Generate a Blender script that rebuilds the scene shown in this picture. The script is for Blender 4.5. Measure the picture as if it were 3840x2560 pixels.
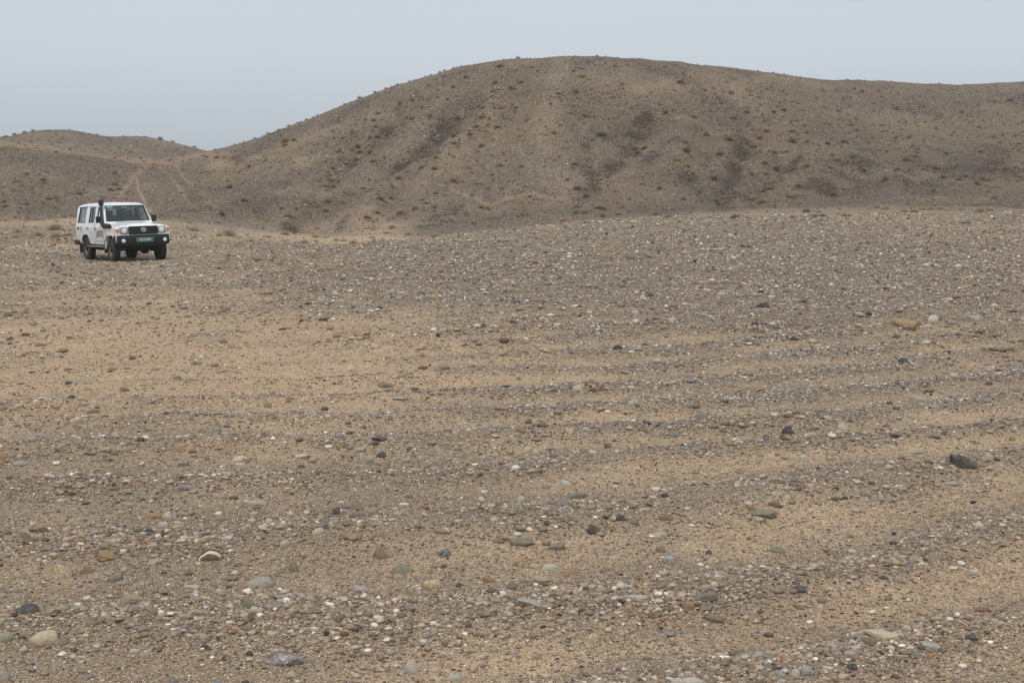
import bpy, bmesh, math, random
import numpy as np
from mathutils import Vector, Matrix, noise as mnoise

for o in list(bpy.data.objects): bpy.data.objects.remove(o)
SC = bpy.context.scene
COL = SC.collection
rng = np.random.default_rng(7)
R = math.radians

# ------------------------------------------------------------ camera, sky, sun
F_PX = 5166.0; CX = 1920.0; CY = 1280.0; HOR = 820.0; EYE = 1.6
PITCH = math.atan((CY - HOR) / F_PX)
cam = bpy.data.cameras.new('camera'); cam_o = bpy.data.objects.new('camera', cam); COL.objects.link(cam_o)
cam.sensor_width = 36.0; cam.lens = 36.0 * F_PX / 3840.0
cam.clip_start = 0.05; cam.clip_end = 20000.0
cam_o.location = (0, 0, EYE); cam_o.rotation_euler = (math.pi / 2 - PITCH, 0, 0)
SC.camera = cam_o
SC.render.resolution_x = 1024; SC.render.resolution_y = 682

SUN_EL, SUN_AZ = 52.0, 190.0            # azimuth clockwise from the view direction
world = bpy.data.worlds.new('World'); SC.world = world; world.use_nodes = True
nt = world.node_tree; nt.nodes.clear()
def N(t, kind, **kw):
    n = t.nodes.new(kind)
    for k, v in kw.items():
        if k.startswith('i_'): n.inputs[k[2:].replace('_', ' ')].default_value = v
        else: setattr(n, k, v)
    return n
sky = N(nt, 'ShaderNodeTexSky', sky_type='NISHITA', sun_disc=False, sun_elevation=R(SUN_EL), sun_rotation=R(SUN_AZ),
        dust_density=4.0, air_density=1.0, ozone_density=1.0)
skys = N(nt, 'ShaderNodeMix', data_type='RGBA', blend_type='MULTIPLY'); skys.inputs[0].default_value = 1.0
skys.inputs[7].default_value = (0.10, 0.10, 0.10, 1)
nt.links.new(sky.outputs[0], skys.inputs[6])
geo = N(nt, 'ShaderNodeTexCoord'); sep = N(nt, 'ShaderNodeSeparateXYZ')
nt.links.new(geo.outputs['Generated'], sep.inputs[0])
ramp = N(nt, 'ShaderNodeValToRGB')               # the even overcast layer, by elevation
cr = ramp.color_ramp; cr.elements[0].position = 0.0; cr.elements[0].color = (0.46, 0.515, 0.585, 1)
cr.elements[1].position = 1.0; cr.elements[1].color = (0.80, 0.88, 0.97, 1)
for p, c in ((0.045, (0.575, 0.628, 0.690, 1)), (0.11, (0.664, 0.722, 0.780, 1)), (0.24, (0.700, 0.760, 0.820, 1)), (0.5, (0.70, 0.775, 0.86, 1))):
    e = cr.elements.new(p); e.color = c
nt.links.new(sep.outputs[2], ramp.inputs[0])
cl = N(nt, 'ShaderNodeTexNoise'); cl.inputs['Scale'].default_value = 1.6; cl.inputs['Detail'].default_value = 3.0
nt.links.new(geo.outputs['Generated'], cl.inputs['Vector'])
clr = N(nt, 'ShaderNodeMapRange'); clr.inputs[1].default_value = 0.3; clr.inputs[2].default_value = 0.7
clr.inputs[3].default_value = 0.97; clr.inputs[4].default_value = 1.03
nt.links.new(cl.outputs[0], clr.inputs[0])
clm = N(nt, 'ShaderNodeVectorMath', operation='SCALE'); nt.links.new(ramp.outputs[0], clm.inputs[0]); nt.links.new(clr.outputs[0], clm.inputs['Scale'])
mx = N(nt, 'ShaderNodeMix', data_type='RGBA'); mx.inputs[0].default_value = 0.92
nt.links.new(skys.outputs[2], mx.inputs[6]); nt.links.new(clm.outputs[0], mx.inputs[7])
bg = N(nt, 'ShaderNodeBackground'); bg.inputs[1].default_value = 1.0
nt.links.new(mx.outputs[2], bg.inputs[0])
wo = N(nt, 'ShaderNodeOutputWorld'); nt.links.new(bg.outputs[0], wo.inputs[0])

sl = bpy.data.lights.new('sun', 'SUN'); sl.energy = 1.5; sl.angle = R(12); sl.color = (1.0, 0.965, 0.91)
so = bpy.data.objects.new('sun', sl); COL.objects.link(so)
sd = Vector((math.sin(R(SUN_AZ)) * math.cos(R(SUN_EL)), math.cos(R(SUN_AZ)) * math.cos(R(SUN_EL)), math.sin(R(SUN_EL))))
so.rotation_euler = (-sd).to_track_quat('-Z', 'Y').to_euler(); so.location = (0, -20, 40)
SC.view_settings.view_transform = 'Standard'; SC.view_settings.look = 'None'
SC.view_settings.exposure = 0.0; SC.view_settings.gamma = 1.0
SC.cycles.max_bounces = 5; SC.cycles.diffuse_bounces = 2; SC.cycles.glossy_bounces = 3
SC.cycles.transparent_max_bounces = 12; SC.cycles.transmission_bounces = 4
SC.cycles.volume_bounces = 0

# ------------------------------------------------------------ helpers
def tag(o, label=None, cat=None, group=None, kind=None):
    if label: o['label'] = label
    if cat: o['category'] = cat
    if group: o['group'] = group
    if kind: o['kind'] = kind
    return o

def srgb(h):
    h = h.lstrip('#'); c = [int(h[i:i + 2], 16) / 255 for i in (0, 2, 4)]
    return tuple(x / 12.92 if x <= 0.04045 else ((x + 0.055) / 1.055) ** 2.4 for x in c)

def mat(name, col=(0.5, 0.5, 0.5), rough=0.6, metal=0.0, **kw):
    m = bpy.data.materials.new(name); m.use_nodes = True
    b = m.node_tree.nodes['Principled BSDF']
    b.inputs['Base Color'].default_value = (*col, 1); b.inputs['Roughness'].default_value = rough
    b.inputs['Metallic'].default_value = metal
    for k, v in kw.items(): b.inputs[k.replace('_', ' ')].default_value = v
    return m

def hash2(ix, iy, seed):
    h = (ix.astype(np.int64) * 374761393 + iy.astype(np.int64) * 668265263 + seed * 1442695041) & 0xffffffff
    h = ((h ^ (h >> 13)) * 1274126177) & 0xffffffff
    h = ((h ^ (h >> 16)) * 2246822519) & 0xffffffff
    return ((h ^ (h >> 15)) & 0xffffff) / float(0xffffff)

def vnoise(x, y, seed=0):
    ix = np.floor(x); iy = np.floor(y); fx = x - ix; fy = y - iy
    fx = fx * fx * fx * (fx * (fx * 6 - 15) + 10); fy = fy * fy * fy * (fy * (fy * 6 - 15) + 10)
    ix = ix.astype(np.int64); iy = iy.astype(np.int64)
    a = hash2(ix, iy, seed); b = hash2(ix + 1, iy, seed); c = hash2(ix, iy + 1, seed); d = hash2(ix + 1, iy + 1, seed)
    return ((a * (1 - fx) + b * fx) * (1 - fy) + (c * (1 - fx) + d * fx) * fy) * 2 - 1

def fbm(x, y, seed=0, octv=4, gain=0.5, lac=2.03):
    s = 0; a = 1.0; t = 0
    for i in range(octv):
        s = s + a * vnoise(x + i * 17.3, y - i * 9.1, seed + i); t += a; a *= gain; x = x * lac; y = y * lac
    return s / t

def sstep(e0, e1, x):
    t = np.clip((x - e0) / (e1 - e0), 0, 1); return t * t * (3 - 2 * t)

# ------------------------------------------------------------ terrain
CP, SP = math.cos(PITCH), math.sin(PITCH)
def ray_uv(u, v):                       # direction scaled so that forward ground distance Y = 1
    a = (u - CX) / F_PX; b = (CY - v) / F_PX
    dy = CP + b * SP; dz = -SP + b * CP
    return a / dy, dz / dy              # X/Y, (z-EYE)/Y
def proj_uv(x, y, z):
    h = z - EYE; dep = y * CP - h * SP; up = y * SP + h * CP
    return CX + F_PX * x / dep, CY - F_PX * up / dep

S_GRID = np.linspace(-1.7, 1.7, 1701)
def curve(pts, z=None):
    """pts: (u, v, Y) -> (Y(s), z(s)) on S_GRID"""
    s = []; Y = []; Z = []
    for u, v, y in pts:
        a, b = ray_uv(u, v); s.append(a); Y.append(y); Z.append(EYE + b * y)
    o = np.argsort(s); s = np.array(s)[o]
    return np.interp(S_GRID, s, np.array(Y)[o]), np.interp(S_GRID, s, np.array(Z)[o])
def zcurve(pts):                        # pts: (u, z, Y)
    s = np.array([(u - CX) / F_PX for u, _, _ in pts])
    return np.interp(S_GRID, s, [p[2] for p in pts]), np.interp(S_GRID, s, [p[1] for p in pts])
def smooth1(a, w):
    k = np.exp(-0.5 * (np.arange(-3 * w, 3 * w + 1) / w) ** 2); k /= k.sum()
    return np.convolve(np.pad(a, 3 * w, mode='edge'), k, mode='valid')

K = []
K.append(zcurve([(0, 0, 0.0), (3840, 0, 0.0)]))
K.append(zcurve([(-2000, -.05, 10.0), (0, 0, 10.0), (3840, 0.02, 10.0), (8000, .1, 10.0)]))
K.append(zcurve([(-2000, 0.1, 25.0), (0, 0.02, 25.0), (900, 0.08, 25), (1900, 0.28, 25.0), (3840, 0.62, 25.0), (8000, 1.0, 25.0)]))
K.append(curve([(-3000, 1000, 40), (0, 988, 40), (330, 984, 42.2), (640, 981, 43.0), (900, 972, 43), (1050, 957, 44), (1200, 944, 45), (1400, 906, 48), (1650, 884, 50),
                (1900, 860, 53), (2200, 829, 56), (2600, 812, 57), (3000, 806, 57), (3840, 799, 57), (9000, 760, 57)]))          # edge of the near plain
K.append(curve([(-3000, 955, 50), (0, 942, 50), (400, 942, 50), (800, 940, 50), (1050, 945, 50), (1200, 942, 51), (1400, 925, 53), (1650, 902, 55),
                (1900, 870, 59), (2200, 833, 61), (2600, 812, 62), (3000, 800, 62), (3840, 790, 62), (9000, 760, 62)]))          # dip behind it
K.append(curve([(-3000, 850, 66), (0, 832, 66), (290, 815, 66), (560, 822, 66), (800, 839, 66), (1000, 862, 66), (1150, 876, 66), (1300, 886, 65), (1500, 892, 64), (1650, 878, 64),
                (1900, 846, 67), (2200, 812, 69), (2400, 795, 70), (2600, 783, 71), (3000, 772, 72), (3840, 762, 73), (9000, 740, 73)]))          # far edge of the valley floor
K.append(curve([(-3000, 870, 71), (0, 838, 71), (290, 826, 71), (560, 833, 71), (800, 845, 71), (1000, 862, 71), (1150, 868, 71), (1300, 868, 70), (1500, 860, 69), (1650, 845, 69),
                (1900, 815, 73), (2200, 785, 75), (2600, 762, 78), (3000, 754, 79), (3840, 748, 80), (9000, 730, 80)]))          # foot of the slopes
K.append(curve([(-3000, 650, 88), (0, 672, 88), (290, 690, 90), (560, 705, 92), (800, 700, 95), (1100, 690, 93), (1300, 668, 92), (1550, 630, 92), (1900, 575, 93),
                (2300, 520, 94), (2800, 525, 97), (3300, 540, 100), (3840, 535, 102), (9000, 500, 102)]))                         # middle of the slopes
K.append(curve([(-3000, 440, 106), (-500, 505, 106), (0, 536, 106), (95, 541, 107), (250, 563, 108), (400, 586, 110), (500, 598, 112), (560, 602, 114), (640, 597, 118), (720, 583, 122), (790, 568.5, 127),
                (850, 553, 127), (980, 519, 126), (1143, 456, 124), (1306, 391, 122), (1404, 352, 121), (1551, 308, 120), (1714, 256, 119), (1878, 230, 118), (2090, 217, 118), (2286, 219, 119),
                (2531, 236, 121), (2776, 264, 124), (2939, 288, 127), (3167, 309, 130), (3347, 311, 132), (3510, 325, 134), (3641, 325, 135), (3840, 312, 136), (4400, 270, 138), (6000, 330, 140), (9000, 400, 140)]))  # skyline of the near hills
zc, Yc = K[-1][1], K[-1][0]
K.append((Yc + 28, zc - 5.0 - 0.06 * (zc - 4).clip(0)))      # behind that skyline
K.append(curve([(-3000, 520, 200), (-400, 560, 200), (-100, 540, 200), (0, 528, 200), (60, 508, 200), (130, 492, 200), (200, 489.5, 200), (262, 489, 200), (330, 502, 200), (380, 514, 200), (425, 519, 200), (480, 513, 200), (540, 514, 200),
                (590, 523, 200), (650, 536, 200), (700, 549, 200), (760, 564, 200), (800, 573, 200), (860, 600, 200), (1100, 700, 200), (9000, 760, 200)]))     # far hill
K.append(zcurve([(-3000, -4, 290), (9000, -4, 290)]))
K.append(zcurve([(-3000, -8, 900), (9000, -8, 900)]))
K.append(zcurve([(-3000, -9, 2600), (9000, -9, 2600)]))
KY = np.array([smooth1(k[0], 3) for k in K]); KZ = np.array([smooth1(k[1], 3) for k in K])
KR = KY * np.sqrt(1 + S_GRID[None, :] ** 2)                  # knots by ground radius

def pchip_slopes(x, y):
    h = np.diff(x, axis=0); d = np.diff(y, axis=0) / h; m = np.zeros_like(y)
    w1 = 2 * h[1:] + h[:-1]; w2 = h[1:] + 2 * h[:-1]
    same = (d[:-1] * d[1:]) > 0
    den = np.where(same, w1 / np.where(same, d[:-1], 1) + w2 / np.where(same, d[1:], 1), 1)
    m[1:-1] = np.where(same, (w1 + w2) / den, 0); m[0] = d[0]; m[-1] = 0
    return m
KM = pchip_slopes(KR, KZ)

def base_height(s, rr):
    """s: tangent of the azimuth (clipped), rr: ground radius; same shape"""
    s = np.clip(s, -1.69, 1.69); fi = (s + 1.7) / 0.002; i0 = np.floor(fi).astype(int); f = fi - i0
    def at(i):
        kx = KR[:, i]; ky = KZ[:, i]; km = KM[:, i]          # (nk, n)
        idx = np.zeros(rr.shape, int)
        for k in range(1, kx.shape[0] - 1): idx += (rr >= kx[k])
        cols = np.arange(rr.size)
        x0 = kx[idx, cols]; x1 = kx[idx + 1, cols]; y0 = ky[idx, cols]; y1 = ky[idx + 1, cols]; m0 = km[idx, cols]; m1 = km[idx + 1, cols]
        h = x1 - x0; t = np.clip((rr - x0) / h, 0, 1); t2 = t * t; t3 = t2 * t
        return (2 * t3 - 3 * t2 + 1) * y0 + (t3 - 2 * t2 + t) * h * m0 + (-2 * t3 + 3 * t2) * y1 + (t3 - t2) * h * m1
    return at(i0) * (1 - f) + at(i0 + 1) * f

def seg_dist(u, v, pts, ysc=1.0):
    """distance in px to a polyline of (u, v) and the width there"""
    best = np.full(u.shape, 1e9)
    for (a, b), (c, d) in zip(pts[:-1], pts[1:]):
        dx, dy = c - a, (d - b) * ysc; L = dx * dx + dy * dy
        t = np.clip(((u - a) * dx + (v - b) * ysc * dy) / L, 0, 1)
        best = np.minimum(best, np.hypot(u - a - t * dx, (v - b) * ysc - t * dy))
    return best

GULLY = [([(1780, 380), (1690, 450), (1600, 530), (1500, 590), (1350, 690), (1230, 780), (1090, 860)], 26, 0.9),
         ([(1500, 420), (1440, 520), (1330, 580), (1260, 660), (1190, 740), (1120, 850)], 24, 0.7),
         ([(2170, 480), (2200, 570), (2250, 680), (2290, 760)], 26, 0.6),
         ([(2480, 440), (2380, 550), (2300, 640)], 24, 0.4),
         ([(2830, 520), (2760, 620), (2720, 700), (2700, 750)], 26, 0.7),
         ([(3000, 560), (2900, 640), (2810, 730)], 24, 0.5),
         ([(3330, 560), (3200, 660), (3090, 730)], 28, 0.5),
         ([(1640, 520), (1480, 720), (1380, 850)], 20, 0.5),
         ([(300, 700), (200, 760), (120, 820)], 24, 0.4),
         ([(900, 600), (950, 700), (1010, 800)], 26, 0.5)]
SPUR = [([(2070, 260), (2060, 420), (2040, 560), (1980, 700)], 70, 1.0), ([(2620, 300), (2560, 520), (2520, 700)], 60, 0.5),
        ([(1620, 330), (1480, 430), (1380, 480), (1200, 600)], 40, 0.4), ([(3500, 400), (3400, 600), (3350, 740)], 70, 0.5)]

def terrain_z(x, y):
    """height and, for masks, the pixel each point of the smooth surface projects to"""
    shp = x.shape; x = x.ravel(); y = y.ravel()
    rr = np.hypot(x, y); yy = np.where(y > 0.02, y, 0.02)
    s = np.where(y > 0.02, x / yy, np.sign(x) * 2); s = np.clip(s, -1.69, 1.69)
    z = base_height(s, rr)
    back = sstep(0.3, -0.6, y / np.maximum(rr, 1e-6)); z = z * (1 - back)
    yy2 = np.maximum(rr / np.sqrt(1 + s * s), 0.2); xx2 = yy2 * s
    u, v = proj_uv(xx2, yy2, z)
    hill = sstep(66, 80, rr) * sstep(160, 130, rr)
    crest0 = 1 - np.exp(-((rr - np.interp(s, S_GRID, KR[8])) / 14.0) ** 2)
    for pts, w, dep in GULLY: z = z - 0.7 * dep * crest0 * hill * np.exp(-(seg_dist(u, v, pts) / (1.25 * w)) ** 2)
    for pts, w, dep in SPUR: z = z + 0.8 * crest0 * dep * hill * np.exp(-(seg_dist(u, v, pts) / w) ** 2)
    crest = np.exp(-((rr - np.interp(s, S_GRID, KR[8])) / 9.0) ** 2)
    am = 1 - 0.75 * crest
    # erosion runs down the slope: noise stretched along the radius
    z = z + hill * am * (0.34 * fbm(s * 60 + fbm(x / 25, y / 25, 51, 2) * 2.0, rr / 16.0, 11, 4) + 0.12 * fbm(x / 2.4, y / 2.4, 23, 3))
    z = z + sstep(140, 165, rr) * sstep(260, 215, rr) * 0.5 * fbm(x / 12, y / 12, 5, 4) * (1 - 0.8 * np.exp(-((rr - 200 * np.sqrt(1 + s * s)) / 10) ** 2))
    z = z + sstep(300, 900, rr) * 6 * fbm(x / 300, y / 300, 8, 4)
    # the plain: swells, low ridges of stones left in curved rows, rough clods
    pl = sstep(75, 55, rr)
    ph = row_phase(x, y)
    ridge = 0.5 + 0.5 * np.cos(2 * np.pi * ph)
    z = z + pl * sstep(1.5, 5, rr) * (0.09 * (ridge ** 2.0 - 0.35) * (0.5 + 0.7 * fbm(x / 3, y / 3, 61, 2)) * sstep(60, 30, rr)
        + 0.05 * fbm(x / 6.0, y / 6.0, 31, 3) + 0.030 * fbm(x / 0.9, y / 0.9, 41, 3) + 0.008 * fbm(x / 0.16, y / 0.16, 43, 2) * sstep(30, 12, rr))
    # rough broken bank below the vehicle and to its right
    bank = np.exp(-(seg_dist(u, v, [(0, 1012), (330, 1000), (560, 1000), (760, 1010)], 4.0) / 60) ** 2) * sstep(46, 41.5, rr)
    bank2 = np.exp(-(seg_dist(u, v, [(980, 985), (1130, 965), (1240, 955), (1420, 915)], 4.0) / 55) ** 2) * sstep(56, 47, rr)
    z = z + (bank * 0.6 + bank2) * (0.10 + 0.13 * fbm(x / 0.7, y / 0.5, 77, 4))
    z = z + sstep(44, 52, rr) * sstep(70, 62, rr) * 0.10 * fbm(x / 3.0, y / 1.5, 78, 4) * sstep(1000, 1300, u)
    dx_, dy_ = x - CARX, y - CARY
    bk = -(dx_ * 0.555 - dy_ * 0.832); lt = dx_ * 0.832 + dy_ * 0.555 + 0.010 * np.clip(bk, 0, 40) ** 2      # ruts of its own wheels behind it
    for sd_ in (-0.75, 0.75): z = z - 0.030 * np.exp(-((lt - sd_) / 0.16) ** 2) * sstep(1.0, 2.0, bk) * sstep(26, 14, bk) - 0.012 * np.exp(-((lt - sd_) / 0.16) ** 2) * sstep(1.0, 2.0, -bk) * 0
    car = np.exp(-(((x - CARX) / 2.6) ** 4 + ((y - CARY) / 3.4) ** 4))
    z = z * (1 - car) + car * (CARZ + 0.012 + 0.0337 * ((x - CARX) * 0.832 + (y - CARY) * 0.555))
    return z.reshape(shp), u.reshape(shp), v.reshape(shp)

CARX, CARY, CARZ = -13.05, 46.38, 0.214
def row_phase(x, y):
    c = 0.24 * np.logaddexp(0, (x + 1.0) * 1.6) + 0.028 * np.clip(x, 0, 14) ** 2             # rows run level on the left and swing away on the right
    return (y - c * 1.0) / 1.35 + 0.42 * fbm(x / 5.0, y / 3.0, 91, 2) + 0.1 * fbm(x / 0.8, y / 0.8, 92, 2)

# polar sheet round the camera, fine inside the view and coarse outside, out to the horizon
az = np.concatenate([np.linspace(-180, -60, 41)[:-1], np.linspace(-60, -23, 110)[:-1], np.linspace(-23, 23, 1151), np.linspace(23, 60, 110)[1:], np.linspace(60, 180, 41)[1:]])
az = np.radians(az)
iv = np.linspace(1 / 4.2, 1 / 62.0, 620)
rad = np.concatenate([np.linspace(0.4, 4.1, 14), 1 / iv, np.arange(62.25, 146, 0.27), np.arange(147, 222, 1.0), np.geomspace(226, 2600, 22)])
AZ, RD = np.meshgrid(az, rad)
GX = RD * np.sin(AZ); GY = RD * np.cos(AZ)
GZ, GU, GV = terrain_z(GX, GY)
NR, NC = GX.shape

def mesh_from(name, verts, faces_flat, nper, attrs=None, smooth=True):
    me = bpy.data.meshes.new(name)
    nv = len(verts); nf = len(faces_flat) // nper
    me.vertices.add(nv); me.vertices.foreach_set('co', np.ascontiguousarray(verts, np.float32).ravel())
    me.loops.add(len(faces_flat)); me.loops.foreach_set('vertex_index', np.ascontiguousarray(faces_flat, np.int32))
    me.polygons.add(nf); me.polygons.foreach_set('loop_start', np.arange(0, len(faces_flat), nper, dtype=np.int32))
    if smooth: me.polygons.foreach_set('use_smooth', np.ones(nf, bool))
    for k, a in (attrs or {}).items():
        at = me.attributes.new(k, 'FLOAT_COLOR', 'POINT'); at.data.foreach_set('color', np.ascontiguousarray(a, np.float32).ravel())
    me.update(calc_edges=True); me.validate() if False else None
    return me

def blob(u, v, c, r, p=1.0):
    (a, b), (ra, rb) = c, r
    return np.exp(-(((u - a) / ra) ** 2 + ((v - b) / rb) ** 2) ** p)

def masks(x, y, z, u, v):
    """sand, dark scree, orange earth, gravel brightness; all are what lies on the ground there"""
    rr = np.hypot(x, y)
    n1 = fbm(x / 2.6, y / 2.6, 101, 4); n2 = fbm(x / 0.8, y / 0.8, 102, 3)
    wide = sstep(1450, 1650, u); near = sstep(64, 54, rr) * (1 - wide) + sstep(67, 58, rr + 3 * n1 - 8 * sstep(2250, 2800, u)) * wide
    # sand on the near plain
    sand = 0.33 + 0.28 * n1 + 0.26 * n2
    sand += 0.62 * blob(u, v, (600, 1330), (1400, 190), 1.5) + 0.25 * blob(u, v, (1500, 1480), (900, 70)) + 0.15 * blob(u, v, (300, 1100), (700, 120))
    sand -= 0.40 * blob(u, v, (3100, 1050), (1600, 170), 1.5) + 0.12 * blob(u, v, (2500, 1000), (1200, 120))
    ph = row_phase(x, y); ridge = 0.5 + 0.5 * np.cos(2 * np.pi * (ph + 0.42))
    sand += 0.24 * (ridge - 0.45) * 2.0 * (sstep(26, 12, rr) * 0.6 + 0.5 * sstep(1500, 2300, u) * sstep(50, 25, rr)) * (0.35 + 0.65 * sstep(300, 2200, u))
    sand += 0.13 * sstep(1500, 2200, v)
    dx_, dy_ = x - CARX, y - CARY
    bk = -(dx_ * 0.555 - dy_ * 0.832); lt = dx_ * 0.832 + dy_ * 0.555 + 0.010 * np.clip(bk, 0, 40) ** 2
    for sd_ in (-0.75, 0.75): sand = sand + 0.55 * np.exp(-((lt - sd_) / 0.22) ** 2) * sstep(1.0, 2.0, bk) * sstep(26, 14, bk)
    sand_n = np.clip(sand, 0, 1) * near
    # valley floor and slopes
    slope = 1 - near
    vf = sstep(56, 60, rr) * sstep(76, 70, rr)
    tan_b = 0.75 * blob(u, v, (900, 905), (520, 32), 1.5) + 0.5 * blob(u, v, (300, 835), (500, 20)) + 0.8 * blob(u, v, (1380, 905), (170, 16)) 
    tan_b += 0.6 * blob(u, v, (1180, 815), (90, 34)) + 0.6 * blob(u, v, (1385, 800), (60, 42)) + 0.6 * blob(u, v, (1420, 840), (60, 26)) + 0.5 * blob(u, v, (1150, 612), (60, 22)) + 0.5 * blob(u, v, (820, 620), (50, 60))
    tan_b += 0.6 * blob(u, v, (2235, 610), (26, 60)) + 0.5 * blob(u, v, (2570, 465), (60, 14)) + 0.5 * blob(u, v, (2700, 500), (110, 12)) + 0.8 * blob(u, v, (3703, 750), (36, 9)) + 0.7 * blob(u, v, (3450, 785), (420, 9)) + 0.4 * blob(u, v, (2880, 568), (80, 20)) + 0.4 * blob(u, v, (2290, 330), (160, 40)) * 0.4
    for pts, w, a in (([(575, 603), (530, 628), (500, 668), (468, 700), (425, 757)], 6, 1.3), ([(508, 655), (520, 710), (548, 770), (566, 812)], 5, 1.2), ([(600, 625), (640, 660), (690, 735), (740, 790)], 5, 0.9),
                      ([(660, 612), (690, 660), (760, 720), (820, 800)], 5, 0.6), ([(540, 640), (470, 672), (320, 715), (180, 745)], 4, 0.3), ([(0, 541), (95, 544), (250, 567), (400, 591), (560, 606), (640, 601), (790, 572)], 8, 0.9),
                      ([(1653, 704), (1721, 731), (1806, 748), (1942, 755), (2140, 750)], 6, 0.8), ([(800, 575), (1000, 590), (1200, 588)], 4, 0.3), ([(900, 860), (1000, 800), (1060, 720)], 5, 0.35),
                      ([(1380, 620), (1480, 640), (1640, 700)], 4, 0.35), ([(1700, 640), (1830, 690), (1960, 740)], 4, 0.35)):
        tan_b += a * np.exp(-(seg_dist(u, v, pts) / w) ** 2)
    tan_b += 0.28 * np.exp(-(seg_dist(u, v, [(2090, 250), (2070, 420), (2050, 560), (1990, 680)]) / 45) ** 2) * 0 
    tan_s = tan_b + 0.26 + 0.42 * fbm(x / 6, y / 6, 120, 4)
    tan_s += 0.2 * fbm(x / 1.2, y / 1.2, 121, 3)
    tan_s -= 0.45 * vf * sstep(1500, 1700, u)
    sand_s = np.clip(tan_s, 0, 1)
    dark = np.zeros_like(u)
    for pts, w, a in (([(1800, 370), (1720, 430), (1650, 480), (1600, 530)], 20, 0.7), ([(1690, 460), (1610, 530), (1560, 560), (1500, 600)], 26, 1.0), ([(1500, 600), (1440, 650), (1350, 720)], 13, 0.9),
                      ([(1500, 405), (1460, 470), (1390, 540), (1330, 590), (1270, 620)], 14, 0.8), ([(2190, 530), (2200, 600), (2230, 680), (2200, 720)], 20, 0.9), ([(2420, 430), (2360, 540), (2300, 610), (2270, 650)], 26, 1.0),
                      ([(2230, 490), (2330, 520), (2430, 470)], 26, 0.5), ([(2790, 540), (2760, 620), (2740, 680), (2710, 750)], 34, 1.0), ([(2640, 590), (2640, 650), (2560, 700)], 24, 0.7), ([(2990, 590), (2920, 650), (2830, 730)], 22, 0.8),
                      ([(3250, 600), (3130, 660), (3060, 700)], 50, 0.7), ([(3400, 690), (3600, 660), (3780, 600)], 60, 0.5), ([(2530, 560), (2430, 600)], 26, 0.7), ([(1150, 750), (1230, 735), (1330, 700)], 14, 0.7),
                      ([(1540, 900), (1620, 840), (1700, 800)], 22, 0.8), ([(1650, 870), (1780, 840), (1960, 800)], 16, 0.5), ([(1270, 860), (1300, 820)], 12, 0.9), ([(1060, 840), (1110, 820)], 12, 0.9), ([(1400, 850), (1500, 800), (1540, 770)], 12, 0.6),
                      ([(2180, 760), (2230, 700)], 22, 0.4), ([(700, 800), (860, 790), (960, 790)], 30, 0.35), ([(2480, 700), (2900, 740), (3300, 700)], 26, 0.3)):
        dark += a * np.exp(-(seg_dist(u, v, pts) / w) ** 2)
    dark = dark * np.clip(0.8 + 2.0 * fbm(x / 1.5, y / 1.5, 130, 4), 0.1, 1.6) + 0.16 * sstep(560, 760, v) * (0.5 + fbm(x / 5, y / 5, 133, 3)) * (u > 600) + 0.35 * sstep(0.1, 0.5, fbm(x / 4, y / 7, 137, 4)) * (u > 700)
    dark *= 1 - 0.9 * np.exp(-(seg_dist(u, v, [(2090, 250), (2070, 420), (2050, 560), (1990, 680)]) / 55) ** 2)
    dark = np.clip(dark, 0, 1) * sstep(62, 70, rr)
    sand_s = sand_s * (1 - 0.8 * dark)
    orange = 0.9 * blob(u, v, (355, 998), (50, 9)) + 0.9 * blob(u, v, (405, 1013), (45, 8)) + 0.9 * blob(u, v, (230, 1020), (22, 8)) + 0.7 * blob(u, v, (700, 990), (25, 5)) + 0.5 * blob(u, v, (520, 987), (40, 6))
    orange += 0.75 * blob(u, v, (2060, 880), (170, 12), 1.5) + 0.4 * blob(u, v, (2350, 862), (200, 6)) + 0.5 * blob(u, v, (2760, 860), (220, 10)) + 0.3 * blob(u, v, (1390, 795), (40, 26)) + 0.4 * blob(u, v, (1300, 1255), (60, 12))
    orange = np.clip(orange * (0.8 + 0.6 * n2), 0, 1)
    s = np.where(near > 0.5, sand_n, sand_s)
    s = sand_n * 1.0 + sand_s * (1 - near)
    far = sstep(70, 80, rr) * (1 - wide) + sstep(58, 67, rr + 3 * n1 - 8 * sstep(2250, 2800, u)) * wide
    grey = 0.5 + 0.35 * fbm(x / 9, y / 9, 140, 3) * far + 0.6 * far * np.exp(-(seg_dist(u, v, [(2110, 230), (2075, 370), (2040, 560), (2080, 700)]) / (30 + 0.10 * np.clip(v - 250, 0, 500))) ** 2) + 0.25 * far * np.exp(-(seg_dist(u, v, [(1850, 400), (1700, 560), (1560, 700)]) / 45) ** 2) + 0.3 * far * np.exp(-(seg_dist(u, v, [(1700, 330), (1560, 470), (1400, 620)]) / 30) ** 2) - 0.25 * far * sstep(1500, 2700, u) * sstep(250, 500, v)
    grey = np.clip(grey, 0, 1)
    return np.clip(s, 0, 1), dark, orange, far, grey
# ------------------------------------------------------------ ground sheet and its material
M_S, M_D, M_O, M_F, M_G = masks(GX, GY, GZ, GU, GV)
gi = np.arange(NR * NC).reshape(NR, NC)
quads = np.stack([gi[:-1, :-1], gi[:-1, 1:], gi[1:, 1:], gi[1:, :-1]], -1).reshape(-1)
gverts = np.stack([GX, GY, GZ], -1).reshape(-1, 3)
a1 = np.stack([M_S, M_D, M_O, np.ones_like(M_S)], -1).reshape(-1, 4)
a2 = np.stack([M_F, M_G, np.zeros_like(M_S), np.ones_like(M_S)], -1).reshape(-1, 4)
gme = mesh_from('ground', gverts, quads, 4, {'cover': a1, 'zone': a2})
ground = bpy.data.objects.new('ground', gme); COL.objects.link(ground); tag(ground, kind='structure')

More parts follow.
